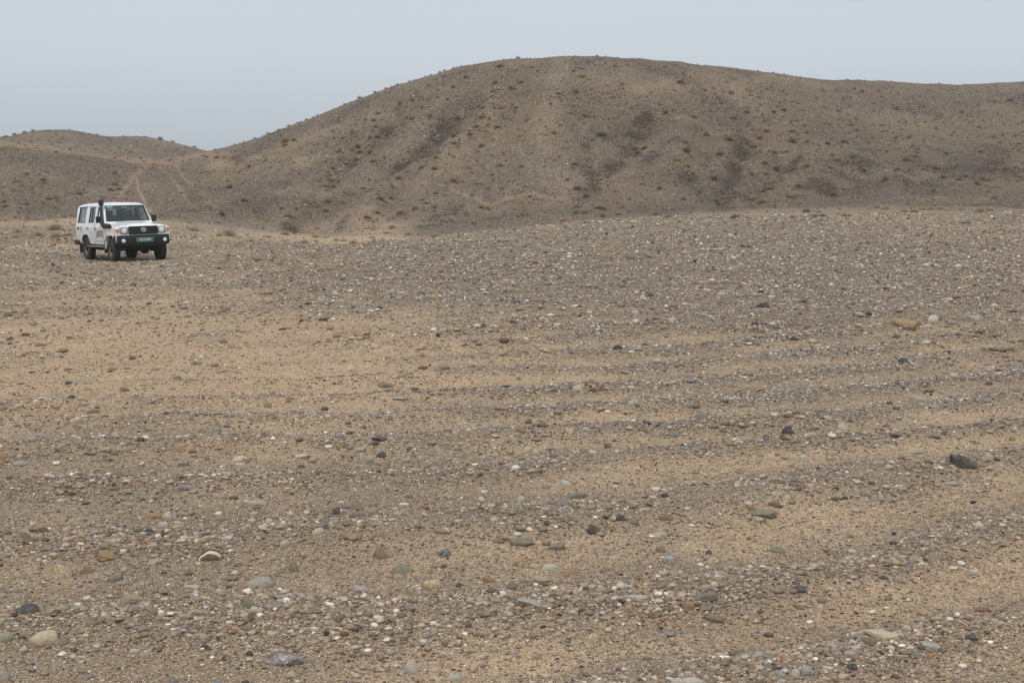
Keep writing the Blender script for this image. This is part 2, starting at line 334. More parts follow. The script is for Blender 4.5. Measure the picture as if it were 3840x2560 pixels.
def ground_material():
    m = bpy.data.materials.new('stony_ground'); m.use_nodes = True; t = m.node_tree; t.nodes.clear(); L = t.links
    def mixc(fac, a, b, blend='MIX'):
        n = N(t, 'ShaderNodeMix', data_type='RGBA', blend_type=blend)
        for sock, val in ((n.inputs[0], fac), (n.inputs[6], a), (n.inputs[7], b)):
            if isinstance(val, bpy.types.NodeSocket): L.new(val, sock)
            elif isinstance(val, (int, float)): sock.default_value = val
            else: sock.default_value = (*val, 1)
        return n.outputs[2]
    def math_(op, a, b=0.0, c=0.0, clamp=False):
        n = N(t, 'ShaderNodeMath', operation=op, use_clamp=clamp)
        for sock, val in zip(n.inputs, (a, b, c)):
            if isinstance(val, bpy.types.NodeSocket): L.new(val, sock)
            else: sock.default_value = val
        return n.outputs[0]
    def mrange(x, a, b, c=0.0, d=1.0):
        n = N(t, 'ShaderNodeMapRange'); L.new(x, n.inputs[0])
        for i, val in zip((1, 2, 3, 4), (a, b, c, d)):
            if isinstance(val, bpy.types.NodeSocket): L.new(val, n.inputs[i])
            else: n.inputs[i].default_value = val
        return n.outputs[0]
    tc = N(t, 'ShaderNodeTexCoord').outputs['Object']
    at = N(t, 'ShaderNodeAttribute', attribute_name='cover'); sc_ = N(t, 'ShaderNodeSeparateColor'); L.new(at.outputs['Color'], sc_.inputs[0])
    sand, dark, orng = sc_.outputs[0], sc_.outputs[1], sc_.outputs[2]
    at2 = N(t, 'ShaderNodeAttribute', attribute_name='zone'); s2 = N(t, 'ShaderNodeSeparateColor'); L.new(at2.outputs['Color'], s2.inputs[0])
    far, grey = s2.outputs[0], s2.outputs[1]
    def noise(scale, detail=3.0, rough=0.6, vec=tc):
        n = N(t, 'ShaderNodeTexNoise'); n.inputs['Scale'].default_value = scale; n.inputs['Detail'].default_value = detail; n.inputs['Roughness'].default_value = rough
        L.new(vec, n.inputs['Vector']); return n.outputs['Fac']
    def voro(scale, vec=tc):
        n = N(t, 'ShaderNodeTexVoronoi'); n.inputs['Scale'].default_value = scale; L.new(vec, n.inputs['Vector'])
        return n.outputs['Distance'], n.outputs['Color']
    # fine soil
    nA = noise(7.0, 6.0, 0.7); nB = noise(160.0, 3.0)
    soil_n = mixc(mrange(nA, 0.35, 0.65), srgb('#c2a584'), srgb('#dfc19b'))
    soil_n = mixc(mrange(nB, 0.3, 0.7), mixc(1.0, soil_n, (0.66, 0.63, 0.60), 'MULTIPLY'), soil_n)
    soil_f = mixc(mrange(nA, 0.35, 0.65), srgb('#826c55'), srgb('#9b846a'))
    soil = mixc(far, soil_n, soil_f)
    soil = mixc(orng, soil, mixc(far, srgb('#82623f'), srgb('#7f6247')))
    grav_base = mixc(far, srgb('#a38f79'), srgb('#70614f'))
    grav_base = mixc(mrange(nA, 0.3, 0.7), mixc(1.0, grav_base, (0.8, 0.8, 0.82), 'MULTIPLY'), grav_base)
    earthy = mixc(mrange(sand, 0.15, 0.75), grav_base, soil)
    earthy = mixc(math_('MULTIPLY', dark, 0.6), earthy, srgb('#4c4442'))
    # grit and pebbles embedded in it, one random stone colour per cell, in three sizes
    def stone_col(rnd, dull):
        r_ = N(t, 'ShaderNodeValToRGB'); L.new(rnd, r_.inputs[0]); cr = r_.color_ramp; cr.interpolation = 'CONSTANT'
        cols = [('#4b4440', 0), ('#6f675e', .16), ('#857a6c', .30), ('#5a5552', .44), ('#9a8d7b', .56), ('#7d6149', .66), ('#a4804f', .75), ('#aaa08f', .79), ('#38332f', .88), ('#c9c0b0', .95)]
        cr.elements[0].color = (*srgb(cols[0][0]), 1); cr.elements[1].position = cols[1][1]; cr.elements[1].color = (*srgb(cols[1][0]), 1)
        for h, p in cols[2:]:
            e = cr.elements.new(p); e.color = (*srgb(h), 1)
        return r_.outputs[0]
    col = earthy; bump_h = math_('MULTIPLY', nB, 0.0012)
    for scale, amp, dens in ((330.0, 0.0018, 0.75), (120.0, 0.006, 0.6), (42.0, 0.014, 0.30)):
        d_, c_ = voro(scale)
        scn = N(t, 'ShaderNodeSeparateColor'); L.new(c_, scn.inputs[0])
        # present where random < density, less on sand
        thr = math_('MULTIPLY', math_('SUBTRACT', 1.45, math_('MULTIPLY', sand, 0.8)), dens)
        pres = math_('LESS_THAN', scn.outputs[0], thr)
        shp = mrange(d_, 0.50, 0.34)
        k = math_('MULTIPLY', pres, shp, clamp=True)
        k = math_('MULTIPLY', k, math_('SUBTRACT', 1.0, math_('MULTIPLY', far, 0.75)))
        col = mixc(k, col, stone_col(scn.outputs[1], 0))
        bump_h = math_('ADD', bump_h, math_('MULTIPLY', math_('MULTIPLY', k, mrange(d_, 0.5, 0.0)), amp))
    # stones on the slopes, larger
    for scale, dens in ((15.0, 0.65), (6.0, 0.42)):
        d_, c_ = voro(scale); scn = N(t, 'ShaderNodeSeparateColor'); L.new(c_, scn.inputs[0])
        thr = math_('MULTIPLY', math_('ADD', math_('SUBTRACT', 0.95, sand), dark), dens)
        k = math_('MULTIPLY', math_('MULTIPLY', math_('LESS_THAN', scn.outputs[0], thr), mrange(d_, 0.5, 0.3)), far, clamp=True)
        sc2 = mixc(mrange(dark, 0.1, 0.6), stone_col(scn.outputs[1], 0), mixc(1.0, stone_col(scn.outputs[1], 0), (0.48, 0.44, 0.47), 'MULTIPLY'))
        sc2 = mixc(math_('GREATER_THAN', scn.outputs[2], 0.78), sc2, srgb('#a79c8f'))
        col = mixc(math_('MULTIPLY', k, 0.95), col, sc2)
        bump_h = math_('ADD', bump_h, math_('MULTIPLY', math_('MULTIPLY', k, mrange(d_, 0.5, 0.0)), 0.25 / scale))
    big = math_('MULTIPLY', mrange(noise(0.35, 4.0), 0.3, 0.7, 0.92, 1.06), mrange(grey, 0.0, 1.0, 0.80, 1.24))
    vs = N(t, 'ShaderNodeVectorMath', operation='SCALE'); L.new(col, vs.inputs[0]); L.new(big, vs.inputs['Scale'])
    b = N(t, 'ShaderNodeBsdfPrincipled'); b.inputs['Roughness'].default_value = 0.95; b.inputs['Specular IOR Level'].default_value = 0.15
    L.new(vs.outputs[0], b.inputs['Base Color'])
    bp = N(t, 'ShaderNodeBump'); bp.inputs['Strength'].default_value = 1.0; bp.inputs['Distance'].default_value = 1.0
    L.new(bump_h, bp.inputs['Height']); L.new(bp.outputs[0], b.inputs['Normal'])
    o = N(t, 'ShaderNodeOutputMaterial'); L.new(b.outputs[0], o.inputs[0])
    return m
gme.materials.append(ground_material())

# ------------------------------------------------------------ where a pixel's ray meets the ground
AZC = (az >= np.radians(-60)) & (az <= np.radians(60))
ci = np.where(AZC)[0]
PU, PV = proj_uv(GX[:, ci], np.maximum(GY[:, ci], 0.05), GZ[:, ci])
TANS = np.tan(az[ci])
def ground_hit(u, v):
    """first ground point seen at picture position (u, v)"""
    a, b = ray_uv(u, v)
    j = int(np.clip(np.searchsorted(TANS, a) - 1, 0, len(ci) - 2)); f = (a - TANS[j]) / (TANS[j + 1] - TANS[j])
    vv = PV[:, j] * (1 - f) + PV[:, j + 1] * f
    k = np.where((vv[1:] <= v) & (vv[:-1] > v))[0]
    if len(k) == 0:
        ok = (rad > 60) & (rad < 230); kk = np.argmin(np.where(ok, vv, 1e9)); r_ = rad[kk]
        if v > 1000: kk = 14; r_ = rad[kk]
    else:
        kk = k[0]; g = (vv[kk] - v) / (vv[kk] - vv[kk + 1]); r_ = rad[kk] * (1 - g) + rad[kk + 1] * g
    cz = 1 / math.sqrt(1 + a * a)
    x = r_ * a * cz; y = r_ * cz
    return x, y, ground_z(x, y)
def ground_z(x, y):
    x = np.asarray(x, float); y = np.asarray(y, float)
    r_ = np.hypot(x, y); a_ = np.arctan2(x, y)
    i = np.clip(np.searchsorted(rad, r_) - 1, 0, NR - 2); j = np.clip(np.searchsorted(az, a_) - 1, 0, NC - 2)
    f = (r_ - rad[i]) / (rad[i + 1] - rad[i]); g = (a_ - az[j]) / (az[j + 1] - az[j])
    z = (GZ[i, j] * (1 - f) + GZ[i + 1, j] * f) * (1 - g) + (GZ[i, j + 1] * (1 - f) + GZ[i + 1, j + 1] * f) * g
    return float(z) if z.ndim == 0 else z

# ------------------------------------------------------------ stones nobody could count
def ico(sub):
    bm = bmesh.new(); bmesh.ops.create_icosphere(bm, subdivisions=sub, radius=1.0)
    v = np.array([x.co[:] for x in bm.verts]); f = np.array([[x.index for x in p.verts] for p in bm.faces]); bm.free(); return v, f
def rock_shape(v, rs, angular=0.0, lump=0.18):
    """unit rock: lumpy, optionally cut by planes"""
    o = Vector(rs.uniform(-50, 50, 3)); out = v.copy()
    for i, p in enumerate(v):
        q = Vector(p); out[i] = p * (1 + lump * mnoise.noise(q * 0.9 + o) + 0.35 * lump * mnoise.noise(q * 2.3 + o))
    if angular > 0:
        for _ in range(int(9 * angular) + 3):
            n = rs.normal(size=3); n /= np.linalg.norm(n); d = rs.uniform(0.55, 0.82)
            t = out @ n - d; out = np.where(t[:, None] > 0, out - t[:, None] * n * 0.97, out)
    return out

PAL = [('#938b80', 20), ('#aaa091', 14), ('#6c6660', 14), ('#bdb5a8', 11), ('#4c4744', 10), ('#d2cbbf', 5), ('#84735f', 16), ('#9d8b73', 9),
       ('#75604e', 5), ('#62483c', 4), ('#a5876a', 3), ('#38332f', 6), ('#7b7a6e', 5), ('#e6e0d6', 2.4), ('#96704c', 1.2), ('#6d7078', 9)]
PC = np.array([srgb(h) for h, _ in PAL]); PW = np.array([w for _, w in PAL]); PW = PW / PW.sum()

def scatter(name, density, n, size_px, rs, lod, mats, flat=(0.30, 0.65), dust=0.27, rmin=4.2, rmax=62, dark_field=None, emb=0.25, cap=(0.0, 9.0), angular=0.45, gain=1.0, warm=(1.02, 0.98, 0.95), pal=None):
    # choose cells by the area they cover in the picture, so that stones keep their picture density with distance
    us, vs = proj_uv(GX, np.maximum(GY, 0.05), GZ)
    du = np.abs(us[:-1, 1:] - us[:-1, :-1]); dv = vs[:-1, :-1] - vs[1:, :-1]
    rc = RD[:-1, :-1]; inside = (np.abs(np.degrees(AZ[:-1, :-1])) < 25) & (rc > rmin) & (rc < rmax) & (us[:-1, :-1] > -260) & (us[:-1, :-1] < 4100) & (vs[:-1, :-1] < 2750)
    w = du * np.maximum(dv, 0.12 * 5166 * 0.27 / rc * 0.25) * density[:-1, :-1]
    w = np.where(inside, np.maximum(w, 0), 0); p = (w / w.sum()).ravel()
    c = rs.choice(p.size, n, p=p); i, j = np.divmod(c, NC - 1)
    f = rs.random(n); g = rs.random(n)
    r_ = rad[i] * (1 - f) + rad[i + 1] * f; a_ = az[j] * (1 - g) + az[j + 1] * g
    x = r_ * np.sin(a_); y = r_ * np.cos(a_)
    z = (GZ[i, j] * (1 - f) + GZ[i + 1, j] * f) * (1 - g) + (GZ[i, j + 1] * (1 - f) + GZ[i + 1, j + 1] * f) * g
    px = size_px(rs, n); half = px * 3.75 * 0.5 * y / F_PX                 # px on the 1024 picture -> half length in metres
    half = np.clip(half, cap[0], cap[1])
    nonlocal_sites.append((x, y))
    asp = rs.uniform(0.55, 1.0, n); fl = rs.uniform(*flat, n)
    sx = half; sy = half * asp; sz = half * fl * np.sqrt(asp)
    base_v, base_f = ico(lod)
    shapes = np.stack([rock_shape(base_v, rs, angular if k % 2 else 0.0, 0.22) for k in range(14)])
    k = rs.integers(0, 14, n); V = shapes[k]                              # n, nv, 3
    V = V * np.stack([sx, sy, sz], -1)[:, None, :]
    # tilt then spin
    ti = rs.normal(0, 0.16, n); ct, st = np.cos(ti), np.sin(ti)
    V = np.stack([V[..., 0], V[..., 1] * ct[:, None] - V[..., 2] * st[:, None], V[..., 1] * st[:, None] + V[..., 2] * ct[:, None]], -1)
    th = rs.uniform(0, 2 * np.pi, n); c_, s_ = np.cos(th)[:, None], np.sin(th)[:, None]
    V = np.stack([V[..., 0] * c_ - V[..., 1] * s_, V[..., 0] * s_ + V[..., 1] * c_, V[..., 2]], -1)
    V += np.stack([x, y, z + sz * (1 - 2 * emb * rs.uniform(0.3, 1.5, n))], -1)[:, None, :]
    F_ = base_f[None] + (np.arange(n) * len(base_v))[:, None, None]
    pc_, pw_ = pal or (PC, PW); col = pc_[rs.choice(len(pc_), n, p=pw_)] * rs.uniform(0.62, 1.25, n)[:, None]
    d_ = rs.uniform(0, 2 * dust, n)[:, None]; col = col * (1 - d_) + np.array(srgb('#a9957a')) * d_
    if dark_field is not None:
        dk = dark_field[i, j][:, None]; col = col * (1 - dk * (1 - np.array([0.50, 0.475, 0.49])))
    col = col * gain * np.array(warm)
    ca = np.repeat(np.concatenate([col, np.ones((n, 1))], 1), len(base_v), axis=0)
    me = mesh_from(name, V.reshape(-1, 3), F_.reshape(-1), 3, {'tint': ca})
    me.materials.append(mats); o = bpy.data.objects.new(name, me); COL.objects.link(o)
    return o
nonlocal_sites = []
PAL2 = [('#9c968c', 20), ('#b4aea3', 20), ('#c9c3b8', 15), ('#7c7872', 14), ('#5c5957', 9), ('#dedad1', 9), ('#948168', 9), ('#8a6c50', 3), ('#454240', 6), ('#edeae3', 3), ('#a5896a', 3), ('#7e838c', 6)]
P2C = np.array([srgb(h) for h, _ in PAL2]); P2W = np.array([w for _, w in PAL2]); P2W = P2W / P2W.sum()

def stone_material(name, src='attr', speck=0.0, vein=False, band=False, streak=False, scale=60.0):
    m = bpy.data.materials.new(name); m.use_nodes = True; t = m.node_tree; L = t.links
    b = t.nodes['Principled BSDF']; b.inputs['Roughness'].default_value = 0.85; b.inputs['Specular IOR Level'].default_value = 0.25
    if src == 'attr': c = N(t, 'ShaderNodeAttribute', attribute_name='tint').outputs['Color']
    else: c = N(t, 'ShaderNodeObjectInfo').outputs['Color']
    tc = N(t, 'ShaderNodeTexCoord').outputs['Object']
    def mixc(fac, a, bb, blend='MIX'):
        n = N(t, 'ShaderNodeMix', data_type='RGBA', blend_type=blend)
        for sock, val in ((n.inputs[0], fac), (n.inputs[6], a), (n.inputs[7], bb)):
            if isinstance(val, bpy.types.NodeSocket): L.new(val, sock)
            elif isinstance(val, (int, float)): sock.default_value = val
            else: sock.default_value = (*val, 1)
        return n.outputs[2]
    def mr(x, a, bb, cc=0.0, d=1.0):
        n = N(t, 'ShaderNodeMapRange'); L.new(x, n.inputs[0])
        for i, val in zip((1, 2, 3, 4), (a, bb, cc, d)): n.inputs[i].default_value = val
        return n.outputs[0]
    no = N(t, 'ShaderNodeTexNoise'); no.inputs['Scale'].default_value = scale if src == 'attr' else 3.2; no.inputs['Detail'].default_value = 5.0; no.inputs['Roughness'].default_value = 0.7
    L.new(tc, no.inputs['Vector'])
    col = mixc(mr(no.outputs['Fac'], 0.3, 0.7), mixc(1.0, c, (0.72, 0.71, 0.70), 'MULTIPLY'), mixc(1.0, c, (1.16, 1.14, 1.12), 'MULTIPLY'))
    if src != 'attr':
        hf = N(t, 'ShaderNodeTexNoise'); hf.inputs['Scale'].default_value = 16.0; hf.inputs['Detail'].default_value = 3.0; L.new(tc, hf.inputs['Vector'])
        col = mixc(mr(hf.outputs['Fac'], 0.35, 0.65, 0.0, 0.35), col, mixc(1.0, col, (0.7, 0.68, 0.66), 'MULTIPLY'))
        if speck:
            vo = N(t, 'ShaderNodeTexVoronoi'); vo.inputs['Scale'].default_value = 11.0; L.new(tc, vo.inputs['Vector'])
            col = mixc(mr(vo.outputs['Distance'], 0.26, 0.2, 0.0, speck), col, srgb('#4a4641'))
        if vein:
            vo = N(t, 'ShaderNodeTexVoronoi', feature='DISTANCE_TO_EDGE'); vo.inputs['Scale'].default_value = 1.5
            nn = N(t, 'ShaderNodeTexNoise'); nn.inputs['Scale'].default_value = 2.0; L.new(tc, nn.inputs['Vector'])
            ad = N(t, 'ShaderNodeVectorMath', operation='ADD'); L.new(tc, ad.inputs[0]); L.new(nn.outputs['Color'], ad.inputs[1]); L.new(ad.outputs[0], vo.inputs['Vector'])
            col = mixc(mr(vo.outputs['Distance'], 0.045, 0.015, 0.0, 0.8), col, srgb('#e4dfd5'))
        if band:
            wv = N(t, 'ShaderNodeTexWave'); wv.inputs['Scale'].default_value = 1.6; wv.inputs['Distortion'].default_value = 2.5; wv.bands_direction = 'Z'; L.new(tc, wv.inputs['Vector'])
            col = mixc(mr(wv.outputs['Fac'], 0.55, 0.8, 0.0, 0.65), col, mixc(1.0, col, (0.55, 0.5, 0.46), 'MULTIPLY'))
        if streak:
            wv = N(t, 'ShaderNodeTexWave'); wv.inputs['Scale'].default_value = 0.42; wv.inputs['Distortion'].default_value = 3.0; wv.bands_direction = 'Y'; wv.inputs['Phase Offset'].default_value = 1.4; L.new(tc, wv.inputs['Vector'])
            col = mixc(mr(wv.outputs['Fac'], 0.86, 0.93), col, srgb('#ddd3c2'))
        # dust lying on the stone: a colour of the surface, in patches of its own
        dn = N(t, 'ShaderNodeTexNoise'); dn.inputs['Scale'].default_value = 1.6; dn.inputs['Detail'].default_value = 4.0; L.new(tc, dn.inputs['Vector'])
        col = mixc(mr(dn.outputs['Fac'], 0.52, 0.72, 0.0, 0.5), col, srgb('#a18c6c'))
        bp = N(t, 'ShaderNodeBump'); bp.inputs['Strength'].default_value = 0.5; bp.inputs['Distance'].default_value = 0.02
        L.new(hf.outputs['Fac'], bp.inputs['Height']); L.new(bp.outputs[0], b.inputs['Normal'])
    L.new(col, b.inputs['Base Color'])
    return m

MAT_GRAVEL = stone_material('gravel_stone'); MAT_SCREE = stone_material('scree_stone', scale=6.0)
rs = np.random.default_rng(21)
ridge_d = 0.5 + 0.5 * np.cos(2 * np.pi * row_phase(GX, GY))
clump = np.clip(0.5 + 0.9 * fbm(GX / 0.7, GY / 0.7, 301, 3), 0.05, 1.6)
nearw = sstep(63, 57, RD)
dens_big = nearw * (0.30 + 1.0 * (1 - M_S)) * (0.25 + ridge_d ** 2 * sstep(45, 15, RD) * 2.4 + 0.9 * sstep(12, 40, RD)) * clump
dens_small = nearw * (0.5 + 0.8 * (1 - M_S)) * np.clip(0.6 + 0.8 * fbm(GX / 0.5, GY / 0.5, 305, 3), 0.1, 2)
carhole = 1 - np.exp(-(((GX - CARX) / 2.2) ** 4 + ((GY - CARY) / 3.0) ** 4))
dens_big *= carhole * (1 - 0.75 * M_O) * (1 + 0.7 * sstep(12, 7, RD)); dens_small *= (1 - 0.5 * M_O)
pareto = lambda lo, al, hi: (lambda r_, n: np.minimum(lo * (1 - r_.random(n)) ** (-1 / al), hi))
o = scatter('gravel', dens_big, 60000, pareto(2.5, 2.7, 10.0), rs, 2, MAT_GRAVEL, cap=(0.004, 0.07), gain=1.1); tag(o, 'rounded grey, white and brown pebbles strewn over the stony plain', 'gravel', kind='stuff')
o = scatter('fine_gravel', dens_small, 360000, pareto(1.05, 2.6, 3.2), rs, 1, MAT_GRAVEL, cap=(0.002, 0.05), gain=1.18); tag(o, 'fine mixed gravel and grit covering the stony plain', 'gravel', kind='stuff')
dens_mid = nearw * sstep(6, 15, RD) * (0.10 + 1.5 * np.clip(1 - 1.15 * M_S, 0, 1)) * (0.35 + 0.9 * ridge_d) * np.clip(0.7 + 1.0 * fbm(GX / 1.1, GY / 0.9, 303, 4), 0.1, 2) * carhole * (1 - 0.75 * M_O)
o = scatter('pebbles', dens_mid, 115000, pareto(1.4, 2.9, 4.2), rs, 1, MAT_GRAVEL, cap=(0.004, 0.10), gain=1.05, pal=(P2C, P2W), dust=0.16); tag(o, 'pale grey pebbles packed along the low ridges of the plain', 'gravel', kind='stuff')
hillw = sstep(60, 66, RD) * sstep(240, 215, RD)
dens_h = hillw * (0.25 + 0.5 * (1 - M_S) + 3.2 * M_D) * np.clip(0.6 + 0.8 * fbm(GX / 2.0, GY / 2.0, 311, 3), 0.1, 2)
o = scatter('scree', dens_h, 130000, pareto(0.75, 2.7, 2.8), rs, 1, MAT_SCREE, rmin=60, rmax=230, dark_field=M_D, flat=(0.35, 0.75), cap=(0.02, 0.3), angular=1.0, dust=0.35, gain=0.95, warm=(1.03, 0.97, 0.90)); tag(o, 'loose grey and dark purplish rubble lying on the hillsides', 'rubble', kind='stuff')

# the air between: thin even haze
bm = bmesh.new(); bmesh.ops.create_cube(bm, size=1.0); bmesh.ops.scale(bm, vec=(5400, 5400, 70), verts=bm.verts[:]); bmesh.ops.translate(bm, vec=(0, 0, 8), verts=bm.verts[:])
hm = bpy.data.meshes.new('haze'); bm.to_mesh(hm); bm.free(); hz_o = bpy.data.objects.new('haze', hm); COL.objects.link(hz_o); tag(hz_o, 'thin pale haze over the valley', 'haze', kind='stuff')
hmat = bpy.data.materials.new('haze'); hmat.use_nodes = True; ht = hmat.node_tree; ht.nodes.clear()
pv = N(ht, 'ShaderNodeVolumePrincipled'); pv.inputs['Color'].default_value = (0.86, 0.89, 0.94, 1); pv.inputs['Density'].default_value = 0.0006; pv.inputs['Anisotropy'].default_value = 0.2
ho = N(ht, 'ShaderNodeOutputMaterial'); ht.links.new(pv.outputs[0], ho.inputs['Volume']); hm.materials.append(hmat)
# ------------------------------------------------------------ the vehicle (X forward, Y to its left, Z up, metres)
FAX, RAX = 1.43, 1.365
V_PAINT = mat('white_paint', (0.86, 0.86, 0.85), 0.28, 0.0, Coat_Weight=0.5, Coat_Roughness=0.12)
def _dust(m, col='#a8977d', zlo=0.45, zhi=1.15, amt=0.45):
    t = m.node_tree; b = t.nodes['Principled BSDF']; base = tuple(b.inputs['Base Color'].default_value)
    tc = N(t, 'ShaderNodeTexCoord'); sp = N(t, 'ShaderNodeSeparateXYZ'); t.links.new(tc.outputs['Object'], sp.inputs[0])
    mr = N(t, 'ShaderNodeMapRange'); t.links.new(sp.outputs[2], mr.inputs[0]); mr.inputs[1].default_value = zhi; mr.inputs[2].default_value = zlo; mr.inputs[3].default_value = 0.03; mr.inputs[4].default_value = amt
    no = N(t, 'ShaderNodeTexNoise'); no.inputs['Scale'].default_value = 5.0; no.inputs['Detail'].default_value = 5.0; t.links.new(tc.outputs['Object'], no.inputs['Vector'])
    mu = N(t, 'ShaderNodeMath', operation='MULTIPLY'); t.links.new(mr.outputs[0], mu.inputs[0]); t.links.new(no.outputs['Fac'], mu.inputs[1])
    mx_ = N(t, 'ShaderNodeMix', data_type='RGBA'); t.links.new(mu.outputs[0], mx_.inputs[0]); mx_.inputs[6].default_value = base; mx_.inputs[7].default_value = (*srgb(col), 1)
    t.links.new(mx_.outputs[2], b.inputs['Base Color'])
    rr_ = N(t, 'ShaderNodeMath', operation='MULTIPLY_ADD'); t.links.new(mu.outputs[0], rr_.inputs[0]); rr_.inputs[1].default_value = 0.7; rr_.inputs[2].default_value = b.inputs['Roughness'].default_value
    t.links.new(rr_.outputs[0], b.inputs['Roughness'])
    return m
_dust(V_PAINT, amt=0.55)
V_BLACK = _dust(mat('black_plastic', (0.011, 0.0115, 0.014), 0.6), amt=0.05)
V_TYRE = _dust(mat('tyre_rubber', (0.028, 0.027, 0.026), 0.85), '#6d6152', 0.0, 0.9, 0.08)
V_RIM = _dust(mat('steel_rim', srgb('#77706a'), 0.5, 0.3), '#7d6b55', 0.0, 0.9, 0.5)
V_UNDER = mat('chassis_black', (0.018, 0.016, 0.015), 0.8)
V_SEAT = mat('seat_cloth', srgb('#45494c'), 0.9)
V_TRIM = mat('interior_trim', srgb('#6d6f6c'), 0.8)
V_LINER = mat('roof_lining', srgb('#a9a9a2'), 0.9)
V_CHROME = mat('chrome', (0.85, 0.85, 0.86), 0.3, 0.5)
V_SILVER = mat('silver_step', srgb('#8f8d88'), 0.45, 0.4)
V_AMBER = mat('amber_lens', srgb('#d9722c'), 0.15, 0.0, Coat_Weight=0.6)
V_LAMP = mat('lamp_reflector', srgb('#dfe2e4'), 0.2, 0.25)
V_LAMPBACK = mat('lamp_back', srgb('#abb0b4'), 0.3, 0.3)
V_LENS = mat('white_lens', srgb('#eceeee'), 0.1, 0.1, Coat_Weight=1.0)
V_GREEN = mat('plate_green', srgb('#087458'), 0.5)
V_WHITE = mat('sign_white', srgb('#e6e6e2'), 0.5)
V_INK = mat('sign_black', (0.006, 0.006, 0.008), 0.5)
V_RED = mat('sticker_red', srgb('#a8262a'), 0.5)
V_TEAL = mat('sticker_teal', srgb('#7fd3cf'), 0.5)
V_PALE = mat('sticker_pale', srgb('#cfcfd8'), 0.5)
V_PAPER = mat('paper', srgb('#dfe3e0'), 0.8)
V_GROOVE = mat('panel_gap', srgb('#55534f'), 0.8)
def glass_mat():
    m = bpy.data.materials.new('window_glass'); m.use_nodes = True; t = m.node_tree; t.nodes.clear()
    tr = N(t, 'ShaderNodeBsdfTransparent'); tr.inputs[0].default_value = (0.76, 0.86, 0.82, 1)
    gl = N(t, 'ShaderNodeBsdfGlossy'); gl.inputs['Roughness'].default_value = 0.03; gl.inputs[0].default_value = (0.9, 0.95, 1, 1)
    fr = N(t, 'ShaderNodeFresnel'); fr.inputs[0].default_value = 1.5
    ad = N(t, 'ShaderNodeMath', operation='MULTIPLY_ADD'); t.links.new(fr.outputs[0], ad.inputs[0]); ad.inputs[1].default_value = 1.1; ad.inputs[2].default_value = 0.03
    ms = N(t, 'ShaderNodeMixShader'); t.links.new(ad.outputs[0], ms.inputs[0]); t.links.new(tr.outputs[0], ms.inputs[1]); t.links.new(gl.outputs[0], ms.inputs[2])
    o = N(t, 'ShaderNodeOutputMaterial'); t.links.new(ms.outputs[0], o.inputs[0]); return m
V_GLASS = glass_mat()

def bm_obj(name, bm, m, parent=None, smooth=False, angle=None):
    bmesh.ops.recalc_face_normals(bm, faces=bm.faces[:])
    me = bpy.data.meshes.new(name); bm.to_mesh(me); bm.free(); me.materials.append(m)
    if smooth or angle:
        me.polygons.foreach_set('use_smooth', np.ones(len(me.polygons), bool))
        if angle: me.set_sharp_from_angle(angle=R(angle))
    o = bpy.data.objects.new(name, me); COL.objects.link(o)
    if parent is not None: o.parent = parent
    return o
def bx(bm, cx, cy, cz, sx, sy, sz, bev=0.0, rot=None, seg=2):
    g = bmesh.ops.create_cube(bm, size=1.0); vs = g['verts']
    bmesh.ops.scale(bm, vec=(sx, sy, sz), verts=vs)
    if bev > 0:
        es = list({e for v in vs for e in v.link_edges}); r_ = bmesh.ops.bevel(bm, geom=es, offset=bev, segments=seg, affect='EDGES', profile=0.5); vs = list({v for f in r_['faces'] for v in f.verts} | {v for v in vs if v.is_valid})
    if rot is not None: bmesh.ops.rotate(bm, cent=(0, 0, 0), matrix=rot, verts=vs)
    bmesh.ops.translate(bm, vec=(cx, cy, cz), verts=vs); return vs
def cyl(bm, c, r, depth, axis='Y', seg=24, r2=None):
    g = bmesh.ops.create_cone(bm, cap_ends=True, segments=seg, radius1=r, radius2=r if r2 is None else r2, depth=depth)
    rot = {'Y': Matrix.Rotation(R(90), 3, 'X'), 'X': Matrix.Rotation(R(90), 3, 'Y'), 'Z': Matrix.Identity(3)}[axis]
    bmesh.ops.rotate(bm, cent=(0, 0, 0), matrix=rot, verts=g['verts']); bmesh.ops.translate(bm, vec=c, verts=g['verts']); return g['verts']
def loft(bm, rings, caps=True, closed=True):
    L_ = [[bm.verts.new(p) for p in r_] for r_ in rings]; n = len(rings[0])
    for a, b in zip(L_[:-1], L_[1:]):
        for i in range(n if closed else n - 1):
            j = (i + 1) % n; bm.faces.new((a[i], a[j], b[j], b[i]))
    if caps: bm.faces.new(L_[0][::-1]); bm.faces.new(L_[-1])
    return L_
def tube(bm, pts, r, seg=8):
    pts = [Vector(p) for p in pts]; rings = []
    for i, p in enumerate(pts):
        d = (pts[min(i + 1, len(pts) - 1)] - pts[max(i - 1, 0)]).normalized()
        a = d.cross(Vector((0, 0, 1))); a = a.normalized() if a.length > 1e-4 else Vector((1, 0, 0)); b = d.cross(a)
        rr_ = r[i] if isinstance(r, (list, tuple)) else r
        rings.append([p + a * math.cos(t) * rr_ + b * math.sin(t) * rr_ for t in np.linspace(0, 2 * math.pi, seg, endpoint=False)])
    loft(bm, rings)
def lathe(bm, prof, y0=0.0, seg=40):
    """prof: (radius, y) closed ring about the Y axis"""
    rings = []
    for a in np.linspace(0, 2 * math.pi, seg, endpoint=False):
        rings.append([(r_ * math.cos(a), y, r_ * math.sin(a)) for r_, y in prof])
    L_ = [[bm.verts.new(p) for p in r_] for r_ in rings]; n = len(prof)
    for k in range(seg):
        a, b = L_[k], L_[(k + 1) % seg]
        for i in range(n):
            j = (i + 1) % n; bm.faces.new((a[i], a[j], b[j], b[i]))

car = bpy.data.objects.new('off_road_vehicle', None); COL.objects.link(car)
tag(car, 'white five-door off-road wagon with black snorkel and green number plate', 'car')

